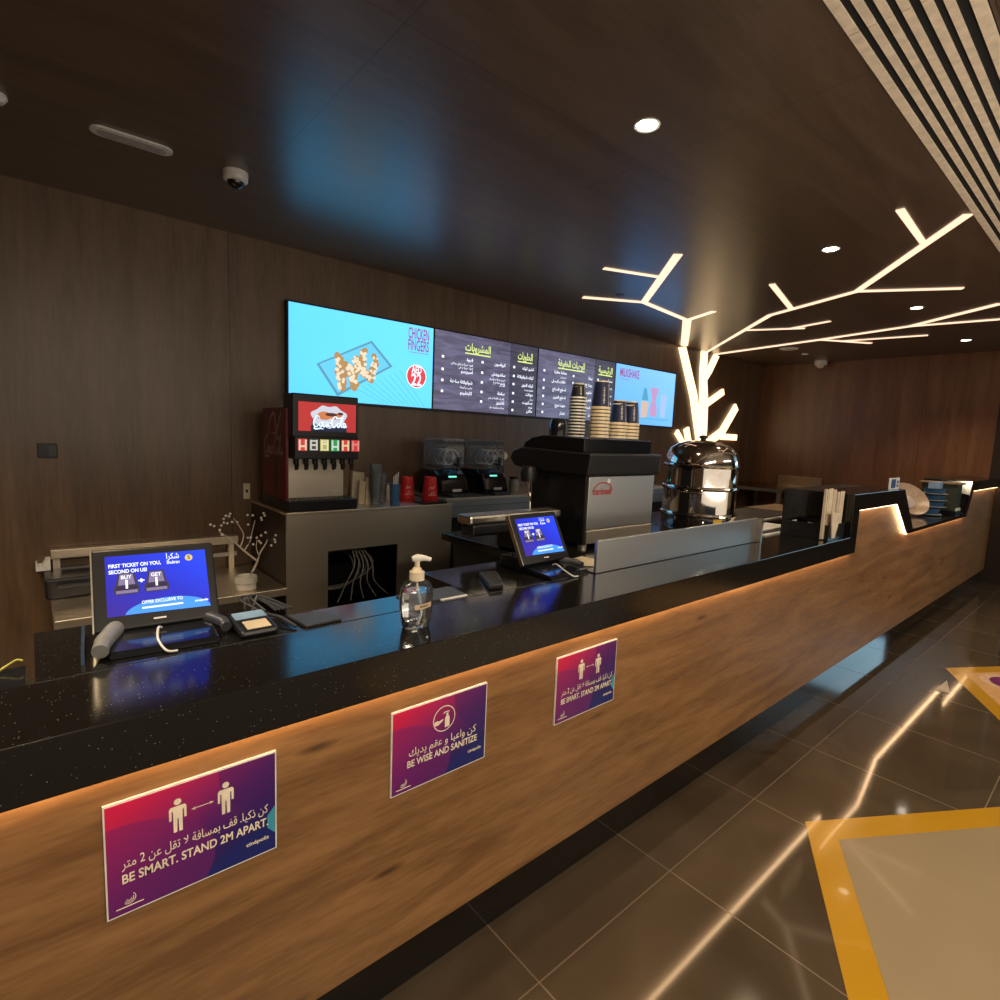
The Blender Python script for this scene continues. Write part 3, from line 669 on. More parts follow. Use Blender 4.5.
for x in (xa+.02, xb-.06):
    for y in (Yc+.03, YW-.1): obj('leg', box(nb(), x, x+.04, y, y+.04, 0, .08), steel, t)
o = obj('cable_coil', tube(nb(), [(1.50+.12*(1+.03*k)*math.cos(k*.35), 3.36+.0018*k, .48+.13*math.sin(k*.35)) for k in range(60)], .005, n=6), M('grey cable', (.22,.21,.19), .5)); tag(o, 'loose coil of grey cable hanging inside the cabinet opening', 'cable')
b = nb()
for k in range(5): tube(b, smoothpath([(1.52+.02*k,3.19+.01*k,.67),(1.55+.03*k,3.2,.55),(1.50+.05*k,3.22,.42),(1.46+.09*k,3.25,.30)]), .004, n=6)
o = obj('hose_bundle', b, M('pale hose', (.30,.28,.24), .4)); tag(o, 'bundle of thin hoses dropping through the cabinet opening', 'hoses')

t = thing('steel_bench', 'low stainless steel bench with a lower shelf, left of the cabinet', 'bench', (.5,3.4,0))
obj('upper_rail', box(nb(), .062, .985, YW-.07, YW-.01, .657, .705), steel, t, bevel=.003)
obj('lower_shelf', box(nb(), .052, 1.078, 3.065, YW-.01, .455, .497), steel, t, bevel=.003)
for x in (.06, .81):
    for y in (3.10, YW-.06): obj('leg', box(nb(), x, x+.03, y, y+.03, 0, .455), steel, t)
for x in (.07, .93): obj('post', box(nb(), x, x+.03, YW-.06, YW-.03, .4975, .656), steel, t)
obj('back_ledge', box(nb(), .10, .98, YW-.045, YW-.012, .575, .60), steeld, t)
t = thing('receipt_printer', 'black box device on the lower shelf behind the left till', 'printer', (.2,3.3,.497))
obj('body', box(nb(), .03,.30,3.45,3.66,.498,.60), black, t, bevel=.01); obj('tray', box(nb(), .08,.28,3.41,3.449,.56,.57), darkgrey, t)
obj('notched_clip', prism_xz(nb(), [(.0,.60),(.06,.60),(.06,.66),(.042,.66),(.026,.627),(.010,.627),(.005,.643),(0,.643)], YW-.07, YW-.0005), white, t)

# potted twig ornament
t = thing('twig_ornament', 'little white pot holding bare twigs tipped with white beads', 'ornament', (.885,3.16,.497))
cx, cy = .885, 3.16
obj('pot', lathe(nb(), [(0,0),(.047,0),(.052,.005),(.052,.040),(.058,.042),(.058,.074),(.054,.076),(.050,.070),(.048,.03),(0,.03)], (cx,cy,.4975)), M('white glazed pot', (.60,.56,.50), .4), t, smooth=True)
b = nb(); tips = []
def br(pts, r0, r1):
    P = smoothpath(pts, 4); tube(b, P, [r0+(r1-r0)*i/(len(P)-1) for i in range(len(P))], n=6); tips.append(P[-1])
A = (cx, cy, .53); B_ = (cx+.03, cy-.02, .60); D_ = (cx+.052, cy-.03, .655)
br([A,B_,D_],.008,.006)
br([D_,(cx-.01,cy-.02,.715),(cx-.07,cy,.78),(cx-.13,cy+.01,.83)],.006,.003)
br([D_,(cx+.07,cy-.02,.70),(cx+.10,cy-.01,.74),(cx+.115,cy,.765)],.005,.003)
br([(cx-.03,cy-.01,.74),(cx-.01,cy,.80),(cx-.03,cy,.85),(cx-.06,cy+.01,.90)],.004,.002)
br([(cx-.01,cy-.01,.72),(cx+.02,cy,.76),(cx+.035,cy,.82),(cx+.05,cy,.88)],.004,.002)
br([(cx+.06,cy-.02,.69),(cx+.055,cy,.73),(cx+.06,cy,.77)],.003,.002)
obj('twigs', b, stemwhite, t, smooth=True)
b = nb(); rnd = random.Random(5)
for q in tips[1:]:
    for k in range(7): sphere(b, (q.x+rnd.uniform(-.045,.05), q.y+rnd.uniform(-.03,.03), q.z+rnd.uniform(-.03,.045)), .0068, 5)
obj('beads', b, M('white bead', (.8,.76,.70), .4), t, smooth=True)

# drinks counter right of the cabinet
t = thing('drinks_counter', 'steel topped back counter carrying the two slush machines', 'counter', (3.0,3.4,0))
obj('top', box(nb(), 2.235, 5.2, 3.19, YW-.01, .925, .943), steel, t, bevel=.002)
b = nb(); box(b, 2.235, 5.2, 3.20, 3.215, .88, .924); box(b, 2.235, 5.2, 3.205, 3.215, .80, .876); obj('fascia', b, steeld, t)
obj('body', box(nb(), 2.24, 5.19, 3.25, YW-.012, 0, .924), black, t)
t = thing('crate_pile', 'dark box of green odds and ends below the steel drinks counter', 'box', (2.5,2.9,0))
obj('crate', box(nb(), 2.25, 2.60, 2.85, 3.15, 0, .62), M('black green plastic', (.01,.016,.012), .4), t, bevel=.01)
b = nb(); rnd = random.Random(2)
for k in range(7): tube(b, smoothpath([(2.27+.04*k,2.9,.62),(2.30+.04*k,2.95,.70+rnd.uniform(0,.05)),(2.36+.03*k,3.0,.63)]), .006, n=6)
obj('loose_cables', b, M('dark green cable', (.03,.07,.04), .5), t)

# ------------------------------------------------------------------ soda dispenser
t = thing('soda_dispenser', 'tall soda fountain with red cola display and a row of nozzles', 'drink machine', (1.3,3.35,.92))
obj('base', box(nb(), 1.10, 1.515, 3.10, 3.57, .921, .985), black, t, bevel=.006)
b = nb()
for k in range(12): box(b, 1.125+.031*k, 1.14+.031*k, 3.115, 3.21, .9855, .989)
obj('drip_grid', b, darkgrey, t)
obj('splash_panel', box(nb(), 1.118, 1.48, 3.225, 3.54, .986, 1.25), steel, t, bevel=.003)
obj('badge', box(nb(), 1.40, 1.455, 3.222, 3.2245, 1.01, 1.022), M('pale badge', (.6,.6,.6), .4), t)
obj('side_panel', box(nb(), 1.098, 1.112, 3.14, 3.545, .987, 1.505), redpanel, t)
f = Face((1.098, 3.54, .99), (0,-1,0), (0,0,1)); b = nb()
cola(f, b, .03, .25, .33, h=.105); f.stroke(b, [(.10,.36),(.13,.44),(.20,.49),(.24,.40),(.26,.36)], .012); f.stroke(b, [(.16,.37),(.24,.38),(.30,.46),(.33,.49)], .012)
obj('side_lettering', b, silverink, t)
b = nb(); f.poly(b, [(.20,.03),(.26,.03),(.27,.12),(.255,.20),(.25,.25),(.215,.25),(.20,.16)]); obj('bottle_picture', b, M('dark bottle print', (.04,.006,.008), .3), t)
obj('edge_strip', box(nb(), 1.1125, 1.118, 3.20, 3.224, .99, 1.5), alu, t)
obj('ice_hopper', box(nb(), 1.113, 1.49, 3.235, 3.55, 1.252, 1.512), black, t, bevel=.004)
obj('header', box(nb(), 1.113, 1.504, 3.08, 3.23, 1.345, 1.590), black, t, bevel=.008, seg=3)
obj('nozzle_bar', box(nb(), 1.125, 1.505, 3.075, 3.22, 1.225, 1.352), black, t, bevel=.004)
f = Face((1.145, 3.079, 1.383), (1,0,0), (0,0,1))
b = nb(); f.rect(b, 0, .343, 0, .162, k=.001); obj('display', b, ecola, t)
b = nb(); f.poly(b, [(.07,0),(.285,0),(.285,.03),(.25,.055),(.10,.055),(.07,.03)], k=.0014); obj('display_shade', b, ecolad, t)
b = nb(); rnd = random.Random(9)
f.poly(b, [(.178+.105*math.cos(a)*(1+.07*math.sin(5*a)), .085+.062*math.sin(a)*(1+.10*math.sin(7*a))) for a in [2*PI*i/40 for i in range(40)]], k=.0016); obj('ice_picture', b, em('lit ice', (.62,.62,.72), .9), t)
b = nb(); f.disc(b, .15, .09, .042, k=.002, ry=.024); f.disc(b, .22, .088, .040, k=.0021, ry=.018); obj('drink_picture', b, em('lit orange brown', (.62,.20,.07), .9), t)
b = nb(); f.disc(b, .19, .098, .036, k=.0024, ry=.010); f.disc(b, .245, .105, .018, k=.0024, ry=.008); obj('cola_picture', b, em('lit cola brown', (.08,.02,.015), .9), t)
b = nb(); cola(f, b, .078, .022, .21, k=.0024, h=.062); obj('display_outline', b, ecolad, t)
b = nb(); cola(f, b, .082, .026, .205, k=.003, h=.060); obj('display_lettering', b, em('lit pale blue lettering', (.65,.82,1.0), 1.2), t)
cols = [((.62,.05,.04),(.75,.6,.45)),((.05,.05,.05),(.6,.58,.5)),((.45,.40,.10),(.75,.72,.45)),((.03,.30,.08),(.6,.7,.6)),((.60,.05,.04),(.72,.62,.35)),((.60,.04,.04),(.65,.25,.22))]
for k, (c, d) in enumerate(cols):
    x = 1.141+k*.0635
    bx = obj('flavour_label', box(nb(), x, x+.052, 3.0715, 3.0748, 1.272, 1.338), em('lit label %d' % k, c, .85), t)
    ff = Face((x,3.0715,1.272),(1,0,0),(0,0,1)); b = nb()
    ff.rect(b,.004,.014,.004,.062); ff.rect(b,.038,.048,.004,.062); ff.rect(b,.014,.038,.028+.008*(k%3-1),.038+.008*(k%3-1))
    if k in (1,2): ff.rect(b,.014,.040,.004,.010); ff.rect(b,.014,.040,.052,.060)
    obj('label_mark', b, em('lit label mark %d' % k, d, .85), bx)
for k in range(7):
    x = 1.15+k*.055; b = nb(); lathe(b, [(0,0),(.008,0),(.010,.03),(.016,.035),(.016,.065),(0,.065)], (x,3.125,1.16), n=14); obj('nozzle', b, black, t, smooth=True)
    obj('lever', tube(nb(), [(x,3.105,1.222),(x,3.09,1.19),(x,3.10,1.165)], .004, n=6), black, t)

# things on the cabinet top
t = thing('napkin_holder', 'upright brown paper bags packed beside the soda machine', 'paper bags', (1.63,3.35,.92))
for k, (x0, x1, z, y) in enumerate(((1.555,1.60,1.20,3.42),(1.61,1.65,1.08,3.28),(1.655,1.69,1.10,3.27),(1.60,1.68,1.13,3.36))): obj('paper_bag', prism_xz(nb(), [(x0,.921),(x1,.921),(x1+.01,z-.01),(x0+.008,z)], y, y+.02), beigep if k else brownboard, t)
cup_prof = lambda r0, r1, h, th=.0015: [(0,0),(r0,0),(r1,h),(r1+.003,h),(r1+.003,h+.004),(r1-th,h+.004),(r0-th,.003),(0,.003)]
def cup_stack(x, y, z0, n, step, h, r0, r1, mat, labeltop, labelrest, group, name='plastic_cup'):
    a = None
    for k in range(n):
        if k == 0:
            a = obj(name, lathe(nb(), cup_prof(r0, r1, h), n=24), mat, smooth=True); tag(a, labelrest, 'cup', group); a.location = (x,y,z0+.0005)
        else:
            c = a.copy(); C.objects.link(c); c.location = (x,y,z0+.0005+k*step)
            if k == n-1: c['label'] = labeltop
cup_stack(1.70, 3.22, .92, 7, .024, .12, .028, .040, clear2, 'top cup of the tall clear cup stack behind the steel cabinet edge', 'clear plastic cup nested in the tall stack beside the paper bags', 'tall stack of clear cups')
cup_stack(1.80, 3.33, .92, 4, .024, .12, .026, .036, clear2, 'top cup of the shorter clear cup stack', 'clear plastic cup nested in the shorter stack', 'short stack of clear cups')
t = thing('straw_tumbler', 'tall blue tumbler standing between clear cups and the small box', 'tumbler', (1.80,3.16,.92))
obj('tumbler', lathe(nb(), [(0,0),(.030,0),(.033,.14),(.035,.142),(.031,.142),(.028,.004),(0,.004)], (1.805,3.16,.9205)), M('blue plastic', (.05,.13,.28), .3), t, smooth=True)
for k in range(4): obj('straw', tube(nb(), [(1.797+.005*k,3.155,.93),(1.790+.012*k,3.15,1.11+.01*k)], .003, n=6), white, t)
t = thing('sugar_box', 'small beige carton behind the red cups', 'box', (1.93,3.42,.92))
obj('carton', box(nb(), 1.88,1.98,3.40,3.46,.921,1.03), beigep, t, bevel=.002); obj('lid', box(nb(), 1.878,1.982,3.398,3.462,1.03,1.036), greyp, t)
t = thing('cup_tray', 'thin black tray under the front red cup', 'tray', (2.09,3.17,.92))
obj('tray_base', box(nb(), 2.00,2.19,3.115,3.25,.921,.926), black, t)
obj('tray_rim', box(nb(), 2.00,2.19,3.108,3.1145,.921,.934), black, t)
def red_cup(x, y, z, label, s=1):
    t = thing('red_cup', label, 'cup', (0,0,0), group='red cola cups', local=True)
    obj('cup_body', lathe(nb(), [(.052*s,0),(.054*s,.003),(.040*s,.15*s),(.037*s,.152*s),(.036*s,.145*s),(0,.145*s)], n=32), redp, t, smooth=True)
    for k in range(2): obj('nested_rim', lathe(nb(), [(.0525*s,-.010*(k+1)),(.0565*s,-.010*(k+1)),(.0565*s,-.010*(k+1)+.006),(.0525*s,-.010*(k+1)+.006)], n=32), redp, t, smooth=True)
    b = nb()
    for st in COLA[6:]:                                    # script wraps round the cup, as on the print
        for j in range(2):
            P = smoothpath([(p[0],p[1],0) for p in st], 4)
            pts = []
            for p in P:
                a = -PI/2 - .25 + (p.x-2.9)*.62; zz = (.03+p.y*.055)*s; r = (.0545-(.014*zz/(.15*s)))*s+.0006; pts.append((r*math.cos(a), r*math.sin(a), zz))
        for (p, q) in zip(pts, pts[1:]):
            p = Vector(p); q = Vector(q); w = Vector((0,0,.0022))
            if (q-p).length > 1e-5: b.faces.new([b.verts.new(v) for v in (p-w,q-w,q+w,p+w)])
    obj('lettering', b, whiteink, t)
    t.location = (x,y,z); return t
red_cup(2.00, 3.33, .941, 'red cola cup upside down, left and farther of the pair', 1.0)
red_cup(2.092, 3.18, .947, 'red cola cup upside down on a black tray, right of the pair', 1.02)

# slush machines
def slush(x, y, z, label):
    t = thing('slush_machine', label, 'drink machine', (0,0,0), group='slush machines on the drinks counter', local=True)
    obj('base', prism_yz(nb(), [(-.13,0),(.20,0),(.20,.19),(-.02,.19),(-.07,.16),(-.10,.12),(-.13,.04)], -.125, .125), blackgloss, t, bevel=.02, seg=3)
    obj('lit_button', box(nb(), -.04,.03,-.088,-.080,.135,.148), em('green lamp', (.15,.75,.55), 1.2), t)
    obj('label_plate', box(nb(), -.035,.045,-.136,-.131,.035,.055), M('pale label', (.6,.6,.58), .5), t)
    obj('drip_tray', box(nb(), -.08,.08,-.20,-.135,.0,.02), darkgrey, t, bevel=.004)
    b = nb(); prism_yz(b, [(-.10,.205),(.18,.205),(.18,.39),(-.10,.39)], -.10, .10)
    obj('bowl', b, bowlclear, t, bevel=.025, seg=3)
    b = nb(); box(b, -.106,.106,-.106,.186,.392,.402); box(b, -.09,.09,-.09,.17,.402,.425); obj('lid', b, clear2, t, bevel=.003)
    b = nb()
    tube(b, [(.058*math.cos(k*.45), -.07+k*.0045, .285+.058*math.sin(k*.45)) for k in range(50)], .006, n=6)
    tube(b, [(0,-.085,.285),(0,.16,.285)], .018, n=12)
    obj('auger', b, M('pale auger', (.6,.6,.62), .3), t, smooth=True)
    obj('spigot', tube(nb(), [(0,-.10,.235),(0,-.135,.23),(0,-.14,.19)], .012, n=10), black, t, smooth=True)
    obj('handle', box(nb(), -.012,.012,-.155,-.14,.22,.29), black, t, bevel=.003)
    t.location = (x,y,z); return t
s1 = slush(2.38, 3.40, .944, 'black slush machine with square clear bowl, just right of the red cups')
s2 = dup(s1, (2.79,3.42,.944), 'black slush machine nearest the coffee machine')
t = thing('plastic_canister', 'small cloudy jar on the drinks counter beside the coffee machine', 'jar', (3.05,3.35,.943))
obj('jar', lathe(nb(), [(0,0),(.04,0),(.043,.08),(.035,.11),(0,.11)], (3.02,3.35,.944)), greyp, t, smooth=True)
obj('jar_lid', lathe(nb(), [(0,.11),(.036,.11),(.036,.13),(0,.13)], (3.02,3.35,.944)), black, t, smooth=True)

# ------------------------------------------------------------------ coffee machine on the bar
t = thing('coffee_machine', 'big black espresso machine with brushed steel end panel', 'coffee machine', (2.08,1.85,.919))
obj('body', box(nb(), 1.842, 2.333, 1.575, 1.915, .935, 1.245), black, t, bevel=.004)
obj('steel_panel', box(nb(), 1.845, 2.332, 1.560, 1.574, 1.005, 1.240), steeld, t, bevel=.003)
obj('lower_strip', box(nb(), 1.845, 2.332, 1.556, 1.574, .942, 1.002), steel, t, bevel=.003)
hood = [(1.545,1.246),(1.530,1.342),(1.97,1.352),(2.03,1.335),(2.05,1.298),(2.02,1.262),(1.92,1.246)]
obj('hood', prism_yz(nb(), hood, 1.812, 2.345), black, t, bevel=.008, seg=3)
rail = [(1.60,1.345),(1.60,1.405),(1.86,1.412),(1.93,1.40),(1.98,1.378),(1.99,1.352)]
obj('cup_rail', prism_yz(nb(), rail, 1.845, 2.345), blackgloss, t, bevel=.003)
for x in (1.87, 2.27):
    for y in (1.60, 1.87): obj('foot', cyl(nb(), (x,y), .02, .9195, .937, 16), steel, t)
f = Face((1.845,1.5598,1.005), (1,0,0), (0,0,1)); b = nb()
f.text(b, 'carimali', .03, .155, w=.13, h=.045, bold=.01, shear=.3); f.stroke(b, [(.02,.165),(.07,.205),(.14,.20),(.165,.17)], .004); obj('logo', b, M('red enamel', (.55,.03,.03), .4), t)
b = nb(); f.disc(b, .135, .215, .011); obj('badge', b, whiteink, t)
obj('steam_wand', tube(nb(), smoothpath([(1.85,1.88,1.25),(1.775,1.86,1.248),(1.757,1.85,1.225),(1.77,1.85,1.14),(1.785,1.86,1.06)]), .006), chrome, t, smooth=True)
obj('group_head', lathe(nb(), [(0,0),(.035,0),(.04,.04),(.03,.07),(0,.07)], (1.775,1.87,1.195)), black, t, smooth=True)

# paper cups stacked upside down on the machine
def make_cup(r0, r1, h, body, rim, marks, name='paper_cup'):
    t = thing(name, '', 'cup', (0,0,0), local=True)
    obj('cup_wall', lathe(nb(), [(r1,.004),(r0,h-.006),(r0-.0015,h-.006),(r1-.0015,.004)], n=28), body, t, smooth=True)
    rh = .0065 if r1 < .04 else .0115
    obj('rim', lathe(nb(), [(r1-.001,0),(r1+.003,0),(r1+.003,rh),(r1-.001,rh)], n=28), rim, t, smooth=True)
    obj('cup_base', lathe(nb(), [(r0+.0006,h-.0055),(r0+.0006,h),(r0-.004,h),(r0-.004,h-.004),(0,h-.004)], n=28), cream, t, smooth=True)
    if marks:
        b = nb()
        for a0 in (-PI/2-.5, -PI/2+.75):
            for k in range(7):
                z0 = h*.2+k*h*.085; w = .006+.004*((k*3) % 2)
                for s_ in (0,):
                    pr = lambda a, z: ((r1+(r0-r1)*z/h+.0007)*math.cos(a), (r1+(r0-r1)*z/h+.0007)*math.sin(a), z)
                    da = w/r1/2
                    b.faces.new([b.verts.new(v) for v in (pr(a0-da,z0),pr(a0+da,z0),pr(a0+da,z0+h*.06),pr(a0-da,z0+h*.06))])
        for a0 in (-PI/2+.15,):
            for k in range(6):
                z0 = .01+k*(h-.022)/6; z1 = .01+(k+1)*(h-.022)/6; da = .05
                b.faces.new([b.verts.new(v) for v in (pr(a0-da,z0),pr(a0+da,z0),pr(a0+da,z1),pr(a0-da,z1))])
        obj('print_marks', b, M('pale cup print', (.45,.42,.44), .6), t)
    return t
def paper_stack(x, y, n, step, proto, top, rest, group):
    z0 = 1.4125
    for k in range(n):
        lab = top if k == n-1 else rest
        dup(proto, (x+(.0006*((k*7) % 5-2)), y, z0+k*step), lab, group)
kraft2 = M('pale kraft rim', (.82,.68,.45), .7); whiter = M('white cup rim', (.85,.82,.76), .6); blk = M('black cup wall', (.01,.01,.013), .5)
big = make_cup(.033, .044, .130, navy, kraft2, True)
sml = make_cup(.028, .038, .070, blk, whiter, True)
mid = make_cup(.032, .0425, .118, navy, kraft2, True)
paper_stack(2.060, 1.70, 9, .0165, big, 'navy paper cup crowning the tallest beige stack on the coffee machine', 'beige rimmed paper cup nested in the tallest stack', 'tallest paper cup stack')
paper_stack(2.200, 1.70, 5, .0165, mid, 'navy paper cup topping the shorter stack second from the right', 'beige rimmed paper cup nested in the stack second from the right', 'paper cup stack second from right')
paper_stack(2.2985, 1.70, 5, .0165, mid, 'navy paper cup topping the rightmost stack on the machine', 'beige rimmed paper cup nested in the rightmost stack', 'rightmost paper cup stack')
paper_stack(2.000, 1.79, 13, .0150, sml, 'small navy cup topping the black and white striped stack', 'small cup nested in the black and white striped stack', 'striped small cup stack')
for p in (big, mid, sml):
    for c in list(p.children): bpy.data.objects.remove(c)
    bpy.data.objects.remove(p)
t = thing('black_tumbler', 'short black tumbler at the left end of the cup rail', 'cup', (1.915,1.82,1.412))
obj('tumbler', lathe(nb(), [(.036,0),(.040,.004),(.040,.055),(.034,.078),(.028,.082),(0,.082)], (1.935,1.85,1.4105)), blackgloss, t, smooth=True)
obj('shine_band', lathe(nb(), [(.0365,0),(.041,.001),(.041,.004),(.0365,.004)], (1.935,1.85,1.4110)), darkgrey, t)

# ------------------------------------------------------------------ polished urn
ux, uy = 2.93, 1.655
t = thing('steel_urn', 'large polished steel urn with banded sides and domed lid', 'urn', (ux,uy,.919))
R = .200
obj('body', lathe(nb(), [(0,0),(R*.97,0),(R*.97,.012),(R,.02),(R,.085),(R,.235),(R,.37),(R*.98,.372),(0,.372)], (ux,uy,.920), 64), chrome, t, smooth=True)
for z in (.09,.238,.362):
    obj('band', lathe(nb(), [(R*.99,z-.012),(R+.009,z-.009),(R+.011,z-.003),(R+.004,z),(R+.011,z+.003),(R+.009,z+.009),(R*.99,z+.012)], (ux,uy,.920), 64), chrome, t, smooth=True)
obj('lid', lathe(nb(), [(R+.004,.374),(R+.002,.39),(R*.96,.425),(R*.86,.458),(R*.68,.482),(R*.42,.497),(R*.2,.503),(0,.504)], (ux,uy,.920), 64), chrome, t, smooth=True)
obj('knob', lathe(nb(), [(0,.503),(.016,.503),(.014,.512),(.024,.517),(.024,.526),(.012,.532),(0,.533)], (ux,uy,.920), 24), black, t, smooth=True)
for a in (PI+.35, -.25):
    hx, hy = ux+(R+.012)*math.cos(a), uy+(R+.012)*math.sin(a); tx, ty = -math.sin(a)*.045, math.cos(a)*.045
    ox, oy = math.cos(a)*.03, math.sin(a)*.03
    obj('handle', tube(nb(), smoothpath([(hx-tx-ox*.4,hy-ty-oy*.4,1.14),(hx-tx+ox,hy-ty+oy,1.14),(hx+tx+ox,hy+ty+oy,1.14),(hx+tx-ox*.4,hy+ty-oy*.4,1.14)],3), .006), chrome, t, smooth=True)
b = nb(); a = -PI/2-.62
for i in range(6):
    a0, a1 = a+.045*i, a+.045*(i+1); r = R+.0012
    b.faces.new([b.verts.new(v) for v in ((ux+r*math.cos(a0),uy+r*math.sin(a0),.976),(ux+r*math.cos(a1),uy+r*math.sin(a1),.976),(ux+r*math.cos(a1),uy+r*math.sin(a1),.997),(ux+r*math.cos(a0),uy+r*math.sin(a0),.997))])
obj('yellow_label', b, yellow, t)
b = nb(); tx_, ty_ = ux+(R+.002)*math.cos(-PI/2-.9), uy+(R+.002)*math.sin(-PI/2-.9)
tube(b, [(tx_+.01,ty_+.01,.965),(tx_-.02,ty_-.03,.965),(tx_-.022,ty_-.034,.948)], .009, n=10); obj('tap', b, chrome, t, smooth=True)

# ------------------------------------------------------------------ tills
def till(loc, rz, tilt, w, h, cz, label, wing=True):
    """cz: screen centre above the worktop"""
    t = thing('till_terminal', label, 'till', (0,0,0), group='touch screen tills on the bar', local=True)
    obj('base', prism_yz(nb(), [(-.165,0),(.10,0),(.10,.045),(.02,.045),(-.045,.022),(-.155,.012)], -.100, .105), blackgloss, t, bevel=.01, seg=3)
    if wing: obj('horn', tube(nb(), smoothpath([(-.112,-.155,.020),(-.106,-.12,.026),(-.095,-.08,.026),(-.08,-.03,.027)]), [.015]*6+[.017]*7+[.018]*6, n=16), greyp, t, smooth=True)
    obj('horn', tube(nb(), smoothpath([(.125,-.11,.016),(.122,-.09,.020),(.11,-.06,.022),(.09,-.03,.022)]), [.012]*6+[.014]*7+[.016]*6, n=16), darkgrey, t, smooth=True)
    if wing: obj('side_wing', prism_yz(nb(), [(-.16,0),(.02,0),(.02,.026),(-.14,.022)], -.143, -.137), M('blue sheen plastic', (.03,.05,.09), .2), t)
    obj('neck', box(nb(), -.05,.05,.015,.06,.03,cz), black, t, bevel=.008)
    obj('front_cable', tube(nb(), smoothpath([(.0,-.075,.026),(-.008,-.10,.034),(-.012,-.14,.022),(.0,-.172,.006),(.02,-.178,.004)]), .0025), white, t, smooth=True)
    s = obj('screen_housing', box(nb(), -w/2, w/2, 0, .022, -h/2, h/2), black, t, bevel=.006, seg=3)
    s.location = (0,-.005,cz); s.rotation_euler = (-tilt,0,0)
    W, Hh = w*.82, h*.735; fo = (-w/2+w*.105, -.0004, -h/2+h*.165); f = Face(fo, (1,0,0), (0,0,1))
    def sub(name, b, m): o = obj(name, b, m, s); return o
    sub('bezel_edge', prism_xz(nb(), [(-w/2-.001,-h/2),(-w/2+.002,-h/2),(-w/2+.002,h/2),(-w/2-.001,h/2)], -.0005,.015), alu)
    sub('display', box(nb(), fo[0], fo[0]+W, -.0005, 0, fo[2], fo[2]+Hh), posblue)
    b = nb(); f.disc(b, .58*W, -.02*Hh, .42*W, k=.0004, ry=.24*Hh, a0=0, a1=PI); sub('light_band', b, eblued)
    b = nb(); f.text(b, 'FIRST TICKET ON YOU,', .03*W, .80*Hh, w=.50*W, h=.085*Hh, bold=.03); f.text(b, 'SECOND ON US!', .03*W, .70*Hh, w=.36*W, h=.085*Hh, bold=.03)
    f.text(b, 'OFFER EXCLUSIVE TO', .52*W, .15*Hh, w=.40*W, h=.075*Hh, align='C', bold=.02); f.rect(b, .32*W, .72*W, .07*Hh, .10*Hh)
    f.text(b, 'cinépolis', .98*W, .08*Hh, w=.14*W, h=.05*Hh, align='R', bold=.03); f.text(b, ar('شكرا'), .72*W, .88*Hh, w=.13*W, h=.14*Hh, align='R', bold=.01)
    f.text(b, 'Shukran', .72*W, .79*Hh, w=.13*W, h=.08*Hh, align='R', bold=.02)
    f.rect(b, .32*W, .34*W, .52*Hh, .58*Hh); f.rect(b, .30*W, .36*W, .54*Hh, .56*Hh); sub('lettering', b, ewhite)
    for x0 in (.09, .375):
        b = nb(); f.poly(b, [((x0)*W,.34*Hh),((x0+.20)*W,.34*Hh),((x0+.20)*W,.52*Hh),((x0+.175)*W,.70*Hh),((x0+.025)*W,.70*Hh),((x0)*W,.52*Hh)], k=.0007); f.rect(b, (x0-.02)*W,(x0+.22)*W,.36*Hh,.48*Hh,k=.0007); sub('seat_picture', b, ebrownd)
        b = nb(); f.poly(b, [((x0+.02)*W,.50*Hh),((x0+.18)*W,.50*Hh),((x0+.16)*W,.68*Hh),((x0+.04)*W,.68*Hh)], k=.0009); f.rect(b, (x0)*W,(x0+.20)*W,.36*Hh,.41*Hh,k=.0009); sub('seat_cushion', b, eseat)
        b = nb(); f.text(b, 'BUY' if x0 < .2 else 'GET', (x0+.10)*W, .60*Hh, w=.10*W, h=.085*Hh, align='C', bold=.02, k=.0016); f.text(b, '1', (x0+.10)*W, .44*Hh, h=.20*Hh, align='C', bold=.03, k=.0016); sub('seat_lettering', b, ewhite)
    b = nb(); f.disc(b, .82*W, .875*Hh, .04*W, k=.0008); sub('coin', b, egold)
    b = nb(); f.text(b, 'S', .82*W, .845*Hh, h=.09*Hh, align='C', bold=.02, k=.0016); sub('coin_mark', b, ebrownd)
    b = nb(); Face((-w/2,-.0004,-h/2),(1,0,0),(0,0,1)).rect(b, w*.45, w*.55, h*.075, h*.095); sub('maker_mark', b, whiteink)
    t.location = loc; t.rotation_euler = (0,0,rz); return t
till((.213,1.455,.9195), math.radians(-4), math.radians(31), .245, .190, .107, 'large touch screen till at the left end of the bar')
till((1.421,1.425,.9195), math.radians(2), math.radians(28), .25, .190, .117, 'touch screen till farther along the bar by the coffee machine', False)
t = thing('receipt_printer', 'black receipt printer with pale lid left of the farther till', 'printer', (1.6,1.73,.919))
obj('body', box(nb(), 1.53,1.76,1.68,1.80,.920,1.05), black, t, bevel=.012)
obj('arm', box(nb(), 1.31,1.53,1.68,1.76,1.0,1.05), black, t, bevel=.01)
obj('lid', box(nb(), 1.28,1.79,1.66,1.75,1.051,1.088), alu, t, bevel=.01)

